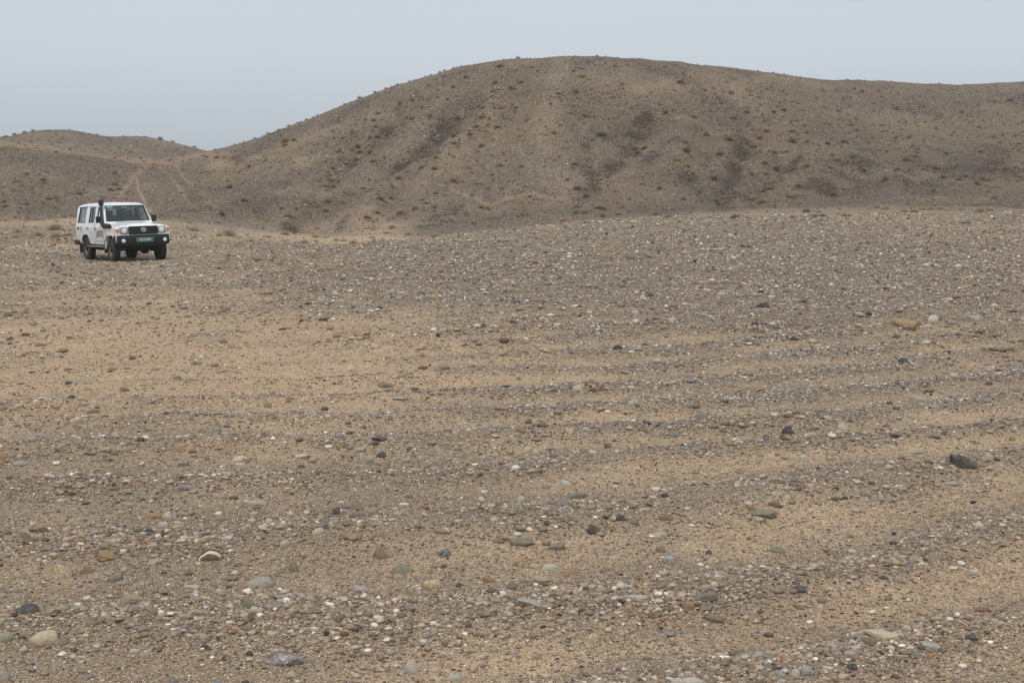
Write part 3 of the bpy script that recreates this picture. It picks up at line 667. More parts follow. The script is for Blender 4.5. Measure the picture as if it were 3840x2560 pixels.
HW_B, HW_T = 0.80, 0.690
def side_y(x, z, extra=0.0):
    """half width of the cabin side"""
    fl = 0.835 + 0.05 * float(sstep(0.75, 1.0, np.array(x)))
    if z <= 0.62: y = fl - 0.03 * (0.62 - z) / 0.1
    elif z <= 1.13: y = fl
    elif z <= 1.18: y = fl - 0.018 * (z - 1.13) / 0.05
    elif z <= 1.27: y = fl - 0.018 - (fl - 0.018 - HW_B) * (z - 1.18) / 0.09
    else: y = HW_B - (HW_B - HW_T) * (z - 1.27) / (1.80 - 1.27)
    return y + extra
def ring(x, ztop, hood=None, shear=0.0, wide=None, tb=0.55, inset=0.0, zfloor=None):
    """closed section at station x; hood=(edge z, centre z, half width) for the nose, else the cabin with its roof at ztop"""
    i = inset; pts = []
    zb = tb + i if zfloor is None else zfloor
    pts.append((side_y(x, zb) - i - 0.02, zb))
    for z in (0.66, 1.00, 1.12): pts.append((side_y(x, z) - i, z))
    if hood:
        ze, zc_, hw = hood
        fy = side_y(x, 1.0) - i
        pts += [(fy - 0.012, ze - 0.055), (fy - 0.045, ze - 0.015), (fy - 0.10, ze), (fy - 0.16, ze + 0.004), (hw * 0.6, ze + (zc_ - ze) * 0.7), (0.0, zc_)]
    else:
        k = (ztop - i) ; sc = (k - 1.27) / (1.93 - 1.27)
        yt = HW_B - (HW_B - HW_T) * max(0, min(1, sc)) * 0.98 - i
        pts += [(side_y(x, 1.19) - i, 1.19), (HW_B - i, 1.27 if sc > 0.05 else min(1.27, k)), (yt, 1.27 + (1.80 - 1.27) * sc), (yt - 0.035, 1.27 + (1.865 - 1.27) * sc), (yt - 0.14, 1.27 + (1.905 - 1.27) * sc), (0.0, k)]
    out = []
    for y, z in pts: out.append((x - shear * max(0, z - 1.2), -y, z))
    for y, z in pts[::-1][1:]: out.append((x - shear * max(0, z - 1.2), y, z))
    return out
def boolean(o, cutters):
    for c in cutters:
        md = o.modifiers.new('b', 'BOOLEAN'); md.operation = 'DIFFERENCE'; md.solver = 'EXACT'; md.object = c
    bpy.context.view_layer.update()
    me = bpy.data.meshes.new_from_object(o.evaluated_get(bpy.context.evaluated_depsgraph_get()))
    o.modifiers.clear(); old = o.data; me.name = old.name; o.data = me; bpy.data.meshes.remove(old)
    for c in cutters: m_ = c.data; bpy.data.objects.remove(c); bpy.data.meshes.remove(m_)

# body shell: nose and fenders, cowl, cabin, tail
bm = bmesh.new()
noses = [ring(2.085, 0, (1.10, 1.105, .8), tb=0.82), ring(2.06, 0, (1.125, 1.135, .8), tb=0.80), ring(1.93, 0, (1.15, 1.165, .8), tb=0.76), ring(1.7, 0, (1.175, 1.195, .8)), ring(1.2, 0, (1.20, 1.225, .8)), ring(0.82, 0, (1.22, 1.25, .8))]
cab = [ring(0.70, 1.285), ring(0.36, 1.905), ring(0.20, 1.925), ring(-0.8, 1.945), ring(-2.0, 1.925, shear=0.10), ring(-2.36, 1.895, shear=0.16), ring(-2.41, 1.84, shear=0.19)]
loft(bm, noses + cab)
body = bm_obj('body', bm, V_PAINT, car)
cut = []
bm = bmesh.new()                          # the hollow of the cabin
loft(bm, [ring(0.62, 1.30, inset=0.05, tb=0.55), ring(0.30, 1.895, inset=0.05), ring(-0.8, 1.94, inset=0.05), ring(-2.0, 1.92, shear=.1, inset=0.05), ring(-2.32, 1.88, shear=.16, inset=0.05)])
cut.append(bm_obj('cut', bm, V_PAINT))
for cx_ in (FAX, -RAX):               # wheel arches
    for sgn in (-1, 1):
        bm = bmesh.new(); pr = []
        for a in np.linspace(-0.25, math.pi + 0.25, 22):
            e = 0.5 / max(abs(math.cos(a)), abs(math.sin(a)), 0.86) if cx_ > 0 else 0.5 / max(abs(math.cos(a)), abs(math.sin(a)), 0.88)
            pr.append((cx_ + 0.93 * e * math.cos(a), 0.41 + 0.93 * e * math.sin(a)))
        pr += [(cx_ - 0.46, 0.2), (cx_ + 0.46, 0.2)] if cx_ > 0 else [(cx_ - 0.46, 0.2), (cx_ + 0.62, 0.2), (cx_ + 0.62, 0.54)]
        if cx_ < 0: pr = pr[:22][1:-1] + [(cx_ - 0.46, 0.2), (cx_ + 0.60, 0.2), (cx_ + 0.60, 0.56), (cx_ + 0.52, 0.60)]
        loft(bm, [[(x, sgn * 0.50, z) for x, z in pr], [(x, sgn * 1.1, z) for x, z in pr]]); cut.append(bm_obj('cut', bm, V_PAINT))
def prism(poly, y0, y1):
    bm_ = bmesh.new(); loft(bm_, [[(x, y0, z) for x, z in poly], [(x, y1, z) for x, z in poly]]); return bm_
WIN = {'front': [(0.475, 1.275), (0.205, 1.785), (-0.17, 1.785), (-0.20, 1.275)],
       'rear': [(-0.42, 1.275), (-0.42, 1.785), (-1.03, 1.785), (-1.05, 1.275)],
       'quarter': [(-1.42, 1.265), (-1.39, 1.815), (-2.22, 1.79), (-2.29, 1.265)]}
for k in WIN:
    for sgn in (-1, 1): cut.append(bm_obj('cut', prism(WIN[k], sgn * 0.4, sgn * 1.2), V_PAINT))
# windscreen and tailgate openings
bm = bmesh.new(); wy0, wy1 = 0.735, 0.645
def screen_pt(t, y):                      # t 0 bottom .. 1 top on the windscreen plane
    return Vector((0.70 - 0.34 * t, y, 1.285 + 0.62 * t))
nrm = Vector((0.62, 0, 0.34)).normalized()
qs = [screen_pt(0.045, -wy0), screen_pt(0.045, wy0), screen_pt(0.875, wy1), screen_pt(0.875, -wy1)]
loft(bm, [[q - nrm * 0.25 for q in qs], [q + nrm * 0.2 for q in qs]]); cut.append(bm_obj('cut', bm, V_PAINT))
bm = bmesh.new(); loft(bm, [[(-2.6, -0.62, 1.30), (-2.6, 0.62, 1.30), (-2.6, 0.58, 1.74), (-2.6, -0.58, 1.74)], [(-2.1, -0.62, 1.30), (-2.1, 0.62, 1.30), (-2.1, 0.58, 1.74), (-2.1, -0.58, 1.74)]]); cut.append(bm_obj('cut', bm, V_PAINT))
boolean(body, cut)
bpy.context.view_layer.objects.active = body
mdb = body.modifiers.new('bevel', 'BEVEL'); mdb.width = 0.008; mdb.segments = 2; mdb.limit_method = 'ANGLE'; mdb.angle_limit = R(35)
body.data.polygons.foreach_set('use_smooth', np.ones(len(body.data.polygons), bool)); body.data.set_sharp_from_angle(angle=R(32))

# window glass with black seals
def side_pane(poly, sgn, inset=0.012):
    bm_ = bmesh.new(); c = (sum(p[0] for p in poly) / len(poly), sum(p[1] for p in poly) / len(poly))
    vs = [bm_.verts.new((x, sgn * (side_y(x, z) - 0.022), z)) for x, z in poly]; bm_.faces.new(vs); return bm_
def seal(poly3, w=0.022, t=0.012, m=V_BLACK, par=None, nm='window_seal'):
    bm_ = bmesh.new(); c = sum((Vector(p) for p in poly3), Vector()) / len(poly3)
    P = [Vector(p) for p in poly3]; n_ = (P[1] - P[0]).cross(P[2] - P[0]).normalized()
    inn = [p + (c - p).normalized() * w * 1.6 for p in P]
    n = len(P); A = [bm_.verts.new(p + n_ * t) for p in P]; B = [bm_.verts.new(p + n_ * t) for p in inn]; C_ = [bm_.verts.new(p - n_ * t) for p in P]; D = [bm_.verts.new(p - n_ * t) for p in inn]
    for i in range(n):
        j = (i + 1) % n
        bm_.faces.new((A[i], A[j], B[j], B[i])); bm_.faces.new((B[i], B[j], D[j], D[i])); bm_.faces.new((D[i], D[j], C_[j], C_[i])); bm_.faces.new((C_[i], C_[j], A[j], A[i]))
    return bm_obj(nm, bm_, m, par)
for k, poly in WIN.items():
    for sgn in (-1, 1):
        w_ = bm_obj('window', side_pane(poly, sgn), V_GLASS, car)
        seal([(x, sgn * (side_y(x, z) - 0.012), z) for x, z in poly], w=0.014, par=w_)
        if k == 'rear' and True:
            bm = bmesh.new(); loft(bm, [[(-0.80, sgn * (side_y(0, 1.275) - 0.03), 1.275), (-0.775, sgn * (side_y(0, 1.275) - 0.03), 1.275), (-0.775, sgn * (side_y(0, 1.275) - 0.006), 1.275), (-0.80, sgn * (side_y(0, 1.275) - 0.006), 1.275)],
                                        [(-0.80, sgn * (side_y(0, 1.785) - 0.03), 1.785), (-0.775, sgn * (side_y(0, 1.785) - 0.03), 1.785), (-0.775, sgn * (side_y(0, 1.785) - 0.006), 1.785), (-0.80, sgn * (side_y(0, 1.785) - 0.006), 1.785)]]); bm_obj('window_divider', bm, V_BLACK, w_)
ws_q = [q - nrm * 0.012 for q in qs]
bm = bmesh.new(); bm.faces.new([bm.verts.new(q) for q in ws_q]); wsc = bm_obj('windscreen', bm, V_GLASS, car)
seal([q + nrm * 0.002 for q in qs], w=0.020, t=0.006, par=wsc)
bm = bmesh.new(); p0 = [screen_pt(0.79, -0.61), screen_pt(0.79, -0.42), screen_pt(0.84, -0.42), screen_pt(0.84, -0.607)]
bm.faces.new([bm.verts.new(q + nrm * -0.006) for q in p0]); bm_obj('sun_strip_sticker', bm, V_TEAL, wsc)
bm = bmesh.new(); bm.faces.new([bm.verts.new(p) for p in ((-2.41, -0.62, 1.30), (-2.41, 0.62, 1.30), (-2.47, 0.58, 1.74), (-2.47, -0.58, 1.74))]); bm_obj('rear_window', bm, V_GLASS, car)

# wipers
for y0_, y1_ in ((-0.10, -0.62), (0.58, 0.10)):
    a = screen_pt(0.03, y0_) + nrm * 0.03; b = screen_pt(0.11, y1_) + nrm * 0.02; mid = (a + b) / 2 + nrm * 0.018
    bm = bmesh.new(); tube(bm, [a, mid, b], 0.009, 6); c_ = screen_pt(0.06, (y0_ + 2 * y1_) / 3 - 0.18) + nrm * 0.014; d_ = screen_pt(0.15, (y0_ + 2 * y1_) / 3 + 0.18) + nrm * 0.014
    bm_obj('wiper', bm, V_BLACK, car)

# bonnet with its raised centre
bm = bmesh.new(); xs = np.linspace(0.745, 2.10, 16); ys = np.linspace(-0.735, 0.735, 25); g_ = []
for x in xs:
    row = []
    for y in ys:
        base = 1.236 - 0.055 * ((x - 0.745) / 1.2) - 0.055 * max(0, (x - 1.93) / 0.17) ** 2
        hw = 0.42 - 0.12 * (x - 0.745) / 1.35
        rise = 0.042 * float(sstep(hw + 0.09, hw, np.array(abs(y)))) * float(sstep(2.02, 1.80, np.array(x)))
        edge = -0.028 * float(sstep(0.66, 0.735, np.array(abs(y))))
        row.append(bm.verts.new((x, y, base + 0.018 * (1 - (y / 0.735) ** 2) + rise + edge)))
    g_.append(row)
for a, b in zip(g_[:-1], g_[1:]):
    for i in range(len(ys) - 1): bm.faces.new((a[i], a[i + 1], b[i + 1], b[i]))
r_ = bmesh.ops.extrude_face_region(bm, geom=bm.faces[:]); bmesh.ops.translate(bm, vec=(0, 0, -0.035), verts=[v for v in r_['geom'] if isinstance(v, bmesh.types.BMVert)])
bm_obj('bonnet', bm, V_PAINT, car, angle=40)

# doors: thin skins 6 mm proud of the shell, gaps between them read as shut lines
def skin(x0, x1, zlo, zhi, sgn, off=0.007, zs=None, nx=10, bite=None):
    bm_ = bmesh.new(); cols = []
    for x in np.linspace(x0, x1, nx):
        lo = zlo
        if bite: 
            cx_, cz_, rr_ = bite; dx = abs(x - cx_)
            if dx < rr_: lo = max(lo, cz_ + math.sqrt(max(rr_ ** 2 - dx ** 2, 0)))
        zz = sorted({lo, zhi} | {z for z in (0.62, 1.0, 1.11, 1.13, 1.18, 1.27) if lo < z < zhi})
        full = [lo + (zhi - lo) * t for t in (0, .25, .5, .7)] + [1.13 if lo < 1.13 else lo, 1.18, 1.22, zhi]
        full = sorted(full); cols.append([bm_.verts.new((x, sgn * side_y(x, z, off), z)) for z in full])
    for a, b in zip(cols[:-1], cols[1:]):
        for i in range(len(a) - 1): bm_.faces.new((a[i], a[i + 1], b[i + 1], b[i]))
    bmesh.ops.remove_doubles(bm_, verts=bm_.verts[:], dist=1e-5)
    return bm_
def pull(x, z, sgn, par):
    bm_ = bmesh.new(); y = sgn * side_y(x, z, 0.016); bx(bm_, x, y, z, 0.13, 0.02, 0.022, 0.006); bx(bm_, x - 0.02, sgn * side_y(x, z, 0.0085), z, 0.17, 0.003, 0.05, 0.0); return bm_obj('door_handle', bm_, V_BLACK, par)
for sgn in (-1, 1):
    d1 = bm_obj('front_door', skin(0.64, -0.30, 0.585, 1.262, sgn), V_PAINT, car, angle=50); pull(-0.20, 1.085, sgn, d1)
    d2 = bm_obj('rear_door', skin(-0.325, -1.14, 0.585, 1.262, sgn, bite=(-RAX, 0.41, 0.52)), V_PAINT, car, angle=50); pull(-1.02, 1.085, sgn, d2)
    for xg in (-0.3125,):
        bm = bmesh.new(); bx(bm, xg, sgn * side_y(0, 0.9, 0.002), 0.92, 0.02, 0.004, 0.67); 
        bx(bm, xg, sgn * (side_y(0, 1.52) + 0.004), 1.52, 0.012, 0.004, 0.52, rot=None) if False else None
        bm_obj('door_gap', bm, V_GROOVE, car)
    # belt rail under the windows and the rain gutter
    bm = bmesh.new(); bx(bm, -0.83, sgn * 0.824, 1.135, 3.0, 0.016, 0.022, 0.004); bm_obj('side_moulding', bm, V_PAINT, car)
    bm = bmesh.new(); tube(bm, [(0.33, sgn * 0.702, 1.825), (0.0, sgn * 0.708, 1.825), (-1.2, sgn * 0.708, 1.83), (-2.3, sgn * 0.708, 1.80)], 0.010, 6); bm_obj('rain_gutter', bm, V_PAINT, car)
    bm = bmesh.new(); bx(bm, -0.10, sgn * 0.845, 0.50, 1.62, 0.17, 0.035, 0.012); bx(bm, 0.4, sgn * 0.77, 0.47, 0.05, 0.2, 0.05); bx(bm, -0.6, sgn * 0.77, 0.47, 0.05, 0.2, 0.05); bm_obj('running_board', bm, V_SILVER, car)
    # mud flap behind the front wheel, rear one too
    bm = bmesh.new(); bx(bm, 0.845, sgn * 0.76, 0.50, 0.02, 0.27, 0.42, 0.006); bm_obj('mud_flap', bm, V_BLACK, car)
    bm = bmesh.new(); bx(bm, -1.90, sgn * 0.76, 0.42, 0.02, 0.26, 0.34, 0.006); bm_obj('mud_flap', bm, V_BLACK, car)
    # flare round the front arch
    bm = bmesh.new(); rr1 = []; 
    for a in np.linspace(0.72, math.pi * 0.98, 20):
        k_ = 0.93 * 0.5 / max(abs(math.cos(a)), abs(math.sin(a)), 0.86); y = side_y(1.3, 0.9)
        rr1.append([(FAX + (k_ - 0.004) * math.cos(a), sgn * (y + 0.012), 0.41 + (k_ - 0.004) * math.sin(a)), (FAX + (k_ + 0.055) * math.cos(a), sgn * (y + 0.010), 0.41 + (k_ + 0.055) * math.sin(a)), (FAX + (k_ + 0.07) * math.cos(a), sgn * (y - 0.005), 0.41 + (k_ + 0.07) * math.sin(a)), (FAX + (k_ - 0.004) * math.cos(a), sgn * (y - 0.03), 0.41 + (k_ - 0.004) * math.sin(a))])
    loft(bm, rr1); bm_obj('wheel_arch_flare', bm, V_PAINT, car, angle=40)
# body-side lines above the gap
bm = bmesh.new(); 
for y in (-0.5, -0.25, 0.0, 0.25, 0.5): bx(bm, -0.95, y, 1.931 - 0.018 * (abs(y) / 0.5), 1.9, 0.06, 0.014, 0.006)
bm_obj('roof_ribs', bm, V_PAINT, body)
bm = bmesh.new(); tube(bm, [(0.16, 0.0, 1.92), (0.15, 0.0, 1.97), (0.14, 0, 2.02)], [0.014, 0.006, 0.004], 6); bm_obj('roof_aerial', bm, V_BLACK, car)

# nose: grille, lamps, panel
grl = bm_obj('grille', (lambda b: (bx(b, 2.12, 0, 1.03, 0.05, 0.96, 0.255, 0.02), b)[1])(bmesh.new()), V_BLACK, car)
for z in (0.945, 1.03, 1.115):
    bm = bmesh.new(); bx(bm, 2.150, 0, z, 0.022, 0.91, 0.030, 0.008); bm_obj('grille_bar', bm, V_BLACK, grl)
emb = bpy.data.objects.new('emblem', None); 
def ell(bm_, cy, cz, ry, rz, t=0.008, x=2.17, n=28):
    pts = [(x, cy + ry * math.cos(a), cz + rz * math.sin(a)) for a in np.linspace(0, 2 * math.pi, n, endpoint=False)]
    rings = []
    for i, p in enumerate(pts):
        a = 2 * math.pi * i / n; dr = Vector((0, math.cos(a), math.sin(a)))
        rings.append([Vector(p) + dr * math.cos(b) * t + Vector((1, 0, 0)) * math.sin(b) * t for b in (0, 1.57, 3.14, 4.71)])
    L_ = [[bm_.verts.new(q) for q in r_] for r_ in rings]
    for k in range(n):
        a, b = L_[k], L_[(k + 1) % n]
        for i in range(4): bm_.faces.new((a[i], a[(i + 1) % 4], b[(i + 1) % 4], b[i]))
bm = bmesh.new(); ell(bm, 0, 1.035, 0.088, 0.060, 0.0085); ell(bm, 0, 1.035, 0.030, 0.056, 0.007); ell(bm, 0, 1.062, 0.066, 0.027, 0.007); bx(bm, 2.135, 0, 1.035, 0.02, 0.05, 0.05)
bm_obj('emblem', bm, V_CHROME, grl, smooth=True); bpy.data.objects.remove(emb)
for sgn in (-1, 1):
    bm = bmesh.new(); bx(bm, 2.09, sgn * 0.622, 1.025, 0.05, 0.272, 0.215, 0.03); hl = bm_obj('headlight', bm, V_LAMPBACK, car, angle=30)
    bm = bmesh.new(); g2 = bmesh.ops.create_uvsphere(bm, u_segments=24, v_segments=12, radius=0.098); bmesh.ops.scale(bm, vec=(0.16, 1, 1), verts=g2['verts']); bmesh.ops.translate(bm, vec=(2.108, sgn * 0.615, 1.025), verts=g2['verts']); bm_obj('lamp_lens', bm, V_LENS, hl, smooth=True)
    bm = bmesh.new(); ell(bm, sgn * 0.615, 1.025, 0.102, 0.102, 0.008, 2.112); bm_obj('lamp_ring', bm, V_UNDER, hl, smooth=True)
    bm = bmesh.new(); loft(bm, [[(2.105, sgn * 0.765, 0.935), (2.105, sgn * 0.765, 1.10), (2.04, sgn * 0.765, 1.12), (2.04, sgn * 0.765, 0.92)],
                                [(2.085, sgn * 0.865, 0.945), (2.085, sgn * 0.865, 1.095), (2.02, sgn * 0.865, 1.11), (2.02, sgn * 0.865, 0.93)],
                                [(1.95, sgn * 0.905, 0.955), (1.95, sgn * 0.905, 1.085), (1.93, sgn * 0.86, 1.095), (1.93, sgn * 0.86, 0.94)]]); ind = bm_obj('indicator_housing', bm, V_LENS, car, angle=30)
    bm = bmesh.new(); loft(bm, [[(2.112, sgn * 0.785, 0.965), (2.112, sgn * 0.785, 1.075), (2.09, sgn * 0.785, 1.075), (2.09, sgn * 0.785, 0.965)], [(2.096, sgn * 0.868, 0.97), (2.096, sgn * 0.868, 1.07), (2.06, sgn * 0.86, 1.07), (2.06, sgn * 0.86, 0.97)],
                                [(2.00, sgn * 0.899, 0.975), (2.00, sgn * 0.899, 1.065), (1.98, sgn * 0.88, 1.065), (1.98, sgn * 0.88, 0.975)]]); bm_obj('indicator', bm, V_AMBER, ind)
bm = bmesh.new(); bx(bm, 2.07, 0, 0.885, 0.05, 1.66, 0.05, 0.01); bx(bm, 2.045, 0, 1.03, 0.07, 1.60, 0.25, 0.01); bm_obj('front_panel', bm, V_PAINT, car)

# bumper: section swept across and round the corners
bm = bmesh.new(); rings = []
for y, x, zt, zb in ((-0.905, 1.90, 0.86, 0.56), (-0.90, 1.98, 0.875, 0.545), (-0.875, 2.075, 0.885, 0.53), (-0.82, 2.145, 0.89, 0.51), (-0.70, 2.18, 0.89, 0.49), (-0.42, 2.20, 0.89, 0.475), (0, 2.205, 0.89, 0.47),
                     (0.42, 2.20, 0.89, 0.475), (0.70, 2.18, 0.89, 0.49), (0.82, 2.145, 0.89, 0.51), (0.875, 2.075, 0.885, 0.53), (0.90, 1.98, 0.875, 0.545), (0.905, 1.90, 0.86, 0.56)):
    b_ = 1.86 if abs(y) > 0.86 else 2.0
    rings.append([(b_, y, zt - 0.01), (x - 0.06, y, zt - 0.02), (x - 0.012, y, zt - 0.015), (x, y, zt - 0.06), (x - 0.004, y, zb + 0.12), (x - 0.045, y, zb + 0.055), (x - 0.09, y, zb + 0.045), (b_, y, zb + 0.06)])
loft(bm, rings); bmp = bm_obj('front_bumper', bm, V_BLACK, car, angle=50)
bm = bmesh.new(); bx(bm, 2.207, 0, 0.70, 0.012, 0.95, 0.17, 0.004); bm_obj('bumper_grille', bm, V_UNDER, bmp)
for z in (0.655, 0.70, 0.745):
    for y in (-0.385, 0.385): 
        bm = bmesh.new(); bx(bm, 2.215, y, z, 0.01, 0.19, 0.014, 0.002); bm_obj('bumper_slat', bm, V_BLACK, bmp)
for sgn in (-1, 1):
    bm = bmesh.new(); cyl(bm, (2.178, sgn * 0.68, 0.70), 0.062, 0.03, 'X', 24); fl_ = bm_obj('fog_light', bm, V_LAMP, bmp, angle=40)
    bm = bmesh.new(); g2 = bmesh.ops.create_uvsphere(bm, u_segments=20, v_segments=10, radius=0.052); bmesh.ops.scale(bm, vec=(0.3, 1, 1), verts=g2['verts']); bmesh.ops.translate(bm, vec=(2.192, sgn * 0.68, 0.70), verts=g2['verts']); bm_obj('fog_light_lens', bm, V_LENS, fl_, smooth=True)
    bm = bmesh.new(); ell(bm, sgn * 0.68, 0.70, 0.058, 0.058, 0.006, 2.196); bm_obj('fog_light_ring', bm, V_LAMP, fl_, smooth=True)

def text_mesh(s, size, ext=0.001):
    cu = bpy.data.curves.new('t', 'FONT'); cu.body = s; cu.size = size; cu.extrude = ext; cu.align_x = 'CENTER'; cu.align_y = 'CENTER'; cu.resolution_u = 3
    to = bpy.data.objects.new('t', cu); COL.objects.link(to); bpy.context.view_layer.update()
    me = bpy.data.meshes.new_from_object(to.evaluated_get(bpy.context.evaluated_depsgraph_get())); bpy.data.objects.remove(to); bpy.data.curves.remove(cu); return me
def place_text(name, s, size, m, par, mtx, sx=1.0, bold=0.0):
    me = text_mesh(s, size); me.name = name
    if bold:
        me2 = me
    for v in me.vertices: v.co.x *= sx
    me.transform(mtx); me.materials.clear(); me.materials.append(m)
    o = bpy.data.objects.new(name, me); COL.objects.link(o); o.parent = par; return o
# number plate on the bumper
bm = bmesh.new(); bx(bm, 2.226, 0.015, 0.715, 0.010, 0.535, 0.125, 0.003); plate = bm_obj('number_plate', bm, V_WHITE, bmp)
bm = bmesh.new(); bx(bm, 2.2325, 0.015, 0.715, 0.003, 0.524, 0.115); bm_obj('plate_face', bm, V_GREEN, plate)
front_m = Matrix.Translation((2.2365, 0.015, 0.715)) @ Matrix(((0, 0, 1, 0), (1, 0, 0, 0), (0, 1, 0, 0), (0, 0, 0, 1)))
for dx_, dz_ in ((0, 0), (0.004, 0), (0, 0.003)): 
    if dx_ == 0 and dz_ == 0: tx = place_text('plate_number', '015 M 044', 0.098, V_WHITE, plate, front_m, 0.86)
# thicken the strokes by joining shifted copies
def embolden(o, shifts):
    bm_ = bmesh.new(); bm_.from_mesh(o.data); base = bmesh.new(); base.from_mesh(o.data)
    for k, s_ in enumerate(shifts):
        me_ = bpy.data.meshes.new('x'); base.to_mesh(me_); me_.transform(Matrix.Translation(Vector(s_))); bm_.from_mesh(me_); bpy.data.meshes.remove(me_)
    bm_.to_mesh(o.data); bm_.free(); base.free()
embolden(tx, [(0.0003, 0.003, 0)])

# writing on the vehicle's right side
side_n = -1
def side_mtx(x, z, off=0.0095):
    y = -side_y(x, z, off); return Matrix.Translation((x, y, z)) @ Matrix(((1, 0, 0, 0), (0, 0, -1, 0), (0, 1, 0, 0), (0, 0, 0, 1)))
fd = [o_ for o_ in car.children if o_.name.startswith('front_door')][0]; rd_ = [o_ for o_ in car.children if o_.name.startswith('rear_door')][0]
tx = place_text('door_lettering', 'FSD', 0.27, V_INK, fd, side_mtx(0.33, 0.895), 1.05); embolden(tx, [(0.008, -0.0004, 0), (0.016, -0.0008, 0.002)])
bm = bmesh.new()
for ox, oz, w_, h_ in ((0, 0, .075, .075), (0.09, 0, .055, .075), (0, 0.09, .075, .055), (0.09, 0.09, .055, .055), (0, -0.075, .15, .035)):
    bx(bm, -0.035 + ox, -side_y(0, .9, 0.010), 0.865 + oz, w_, 0.002, h_)
bm_obj('door_logo', bm, V_INK, fd)
def outline(x0, x1, z0, z1, w=0.011, par=None, m=V_GROOVE, nm='decal_border', rc=0.04):
    bm_ = bmesh.new(); pts = []
    for (cx_, cz_, a0) in ((x1 - rc, z1 - rc, 0), (x0 + rc, z1 - rc, 90), (x0 + rc, z0 + rc, 180), (x1 - rc, z0 + rc, 270)):
        for a in (0, 45, 90): pts.append((cx_ + rc * math.cos(R(a0 + a)), cz_ + rc * math.sin(R(a0 + a))))
    n = len(pts); cx_, cz_ = (x0 + x1) / 2, (z0 + z1) / 2; y = -side_y(0, 0.9, 0.0095)
    A = [bm_.verts.new((x, y, z)) for x, z in pts]; B = [bm_.verts.new((x - w * np.sign(x - cx_), y, z - w * np.sign(z - cz_))) for x, z in pts]
    for i in range(n): bm_.faces.new((A[i], A[(i + 1) % n], B[(i + 1) % n], B[i]))
    return bm_obj(nm, bm_, m, par)
outline(-0.20, 0.58, 0.665, 1.035, par=fd)
bm = bmesh.new(); bx(bm, -0.68, -side_y(0, .9, 0.0095), 0.91, 0.42, 0.002, 0.13); bx(bm, -0.68, -side_y(0, .9, 0.0095), 0.76, 0.42, 0.002, 0.10); bm_obj('pale_door_sticker', bm, V_PALE, rd_)
# rear quarter: dark square with a red edge and a red triangle
bm = bmesh.new(); bx(bm, -2.17, -side_y(-2, 1.06, 0.003), 1.075, 0.155, 0.006, 0.095, 0.004); sq = bm_obj('side_sticker', bm, V_INK, car)
bm = bmesh.new(); bx(bm, -2.065, -side_y(-2, 1.06, 0.003), 1.075, 0.05, 0.006, 0.095); bm_obj('sticker_edge', bm, V_RED, sq)
bm = bmesh.new(); y = -side_y(-2, 1.08, 0.002); loft(bm, [[(-1.93, y, 1.13), (-1.72, y, 1.13), (-1.825, y, 0.975)], [(-1.93, y - 0.004, 1.13), (-1.72, y - 0.004, 1.13), (-1.825, y - 0.004, 0.975)]]); tri = bm_obj('triangle_sticker', bm, V_RED, car)
bm = bmesh.new(); loft(bm, [[(-1.885, y - 0.0045, 1.115), (-1.765, y - 0.0045, 1.115), (-1.825, y - 0.0045, 1.03)], [(-1.885, y - 0.006, 1.115), (-1.765, y - 0.006, 1.115), (-1.825, y - 0.006, 1.03)]]); bm_obj('triangle_centre', bm, V_PALE, tri)

# snorkel on the right front pillar
sn = bpy.data.objects.new('snorkel', None); COL.objects.link(sn); sn.parent = car
bm = bmesh.new(); rings = []
for x, y, z, hy, hz in ((1.64, -0.895, 1.165, 0.02, 0.035), (1.60, -0.90, 1.17, 0.045, 0.065), (1.40, -0.90, 1.18, 0.058, 0.085), (0.95, -0.89, 1.185, 0.06, 0.085), (0.78, -0.88, 1.20, 0.06, 0.085), (0.66, -0.87, 1.225, 0.058, 0.075), (0.58, -0.865, 1.26, 0.045, 0.05)):
    rings.append([(x, y + hy * math.cos(a), z + hz * math.sin(a)) for a in (0.35, 1.2, 1.94, 2.79, 3.49, 4.34, 5.08, 5.93)])
loft(bm, rings); bm_obj('snorkel_base', bm, V_BLACK, sn, smooth=True)
bm = bmesh.new(); rings = []
for x, y, z, r0 in ((0.72, -0.88, 1.19, 0.060), (0.69, -0.875, 1.27, 0.056), (0.64, -0.865, 1.36, 0.052), (0.56, -0.84, 1.55, 0.048), (0.47, -0.81, 1.75, 0.044), (0.43, -0.795, 1.86, 0.042)):
    rings.append([(x + 1.25 * r0 * math.cos(a), y + r0 * math.sin(a), z + 0.3 * r0 * math.cos(a)) for a in np.linspace(0.39, 6.67, 8, endpoint=False)])
loft(bm, rings); bm_obj('snorkel_pipe', bm, V_BLACK, sn, smooth=True)
bm = bmesh.new(); rings = []
for z, r0 in ((1.85, 0.05), (1.862, 0.088), (1.885, 0.10), (1.90, 0.082), (1.985, 0.088), (2.02, 0.078), (2.035, 0.05)):
    rings.append([(0.425 + 1.05 * r0 * math.cos(a), -0.79 + r0 * math.sin(a), z) for a in np.linspace(0, 2 * math.pi, 16, endpoint=False)])
loft(bm, rings); bm_obj('snorkel_head', bm, V_BLACK, sn, angle=40)

# door mirrors
for sgn in (-1, 1):
    bm = bmesh.new(); bx(bm, 0.50, sgn * 0.94, 1.385, 0.075, 0.155, 0.215, 0.022, seg=3); mi = bm_obj('door_mirror', bm, V_BLACK, car, angle=40)
    bm = bmesh.new(); tube(bm, [(0.50, sgn * 0.80, 1.285), (0.50, sgn * 0.90, 1.31), (0.50, sgn * 0.93, 1.33)], 0.016, 8); bm_obj('mirror_arm', bm, V_BLACK, mi)
    bm = bmesh.new(); bx(bm, 0.4605, sgn * 0.94, 1.385, 0.004, 0.13, 0.18); bm_obj('mirror_glass', bm, V_CHROME, mi)

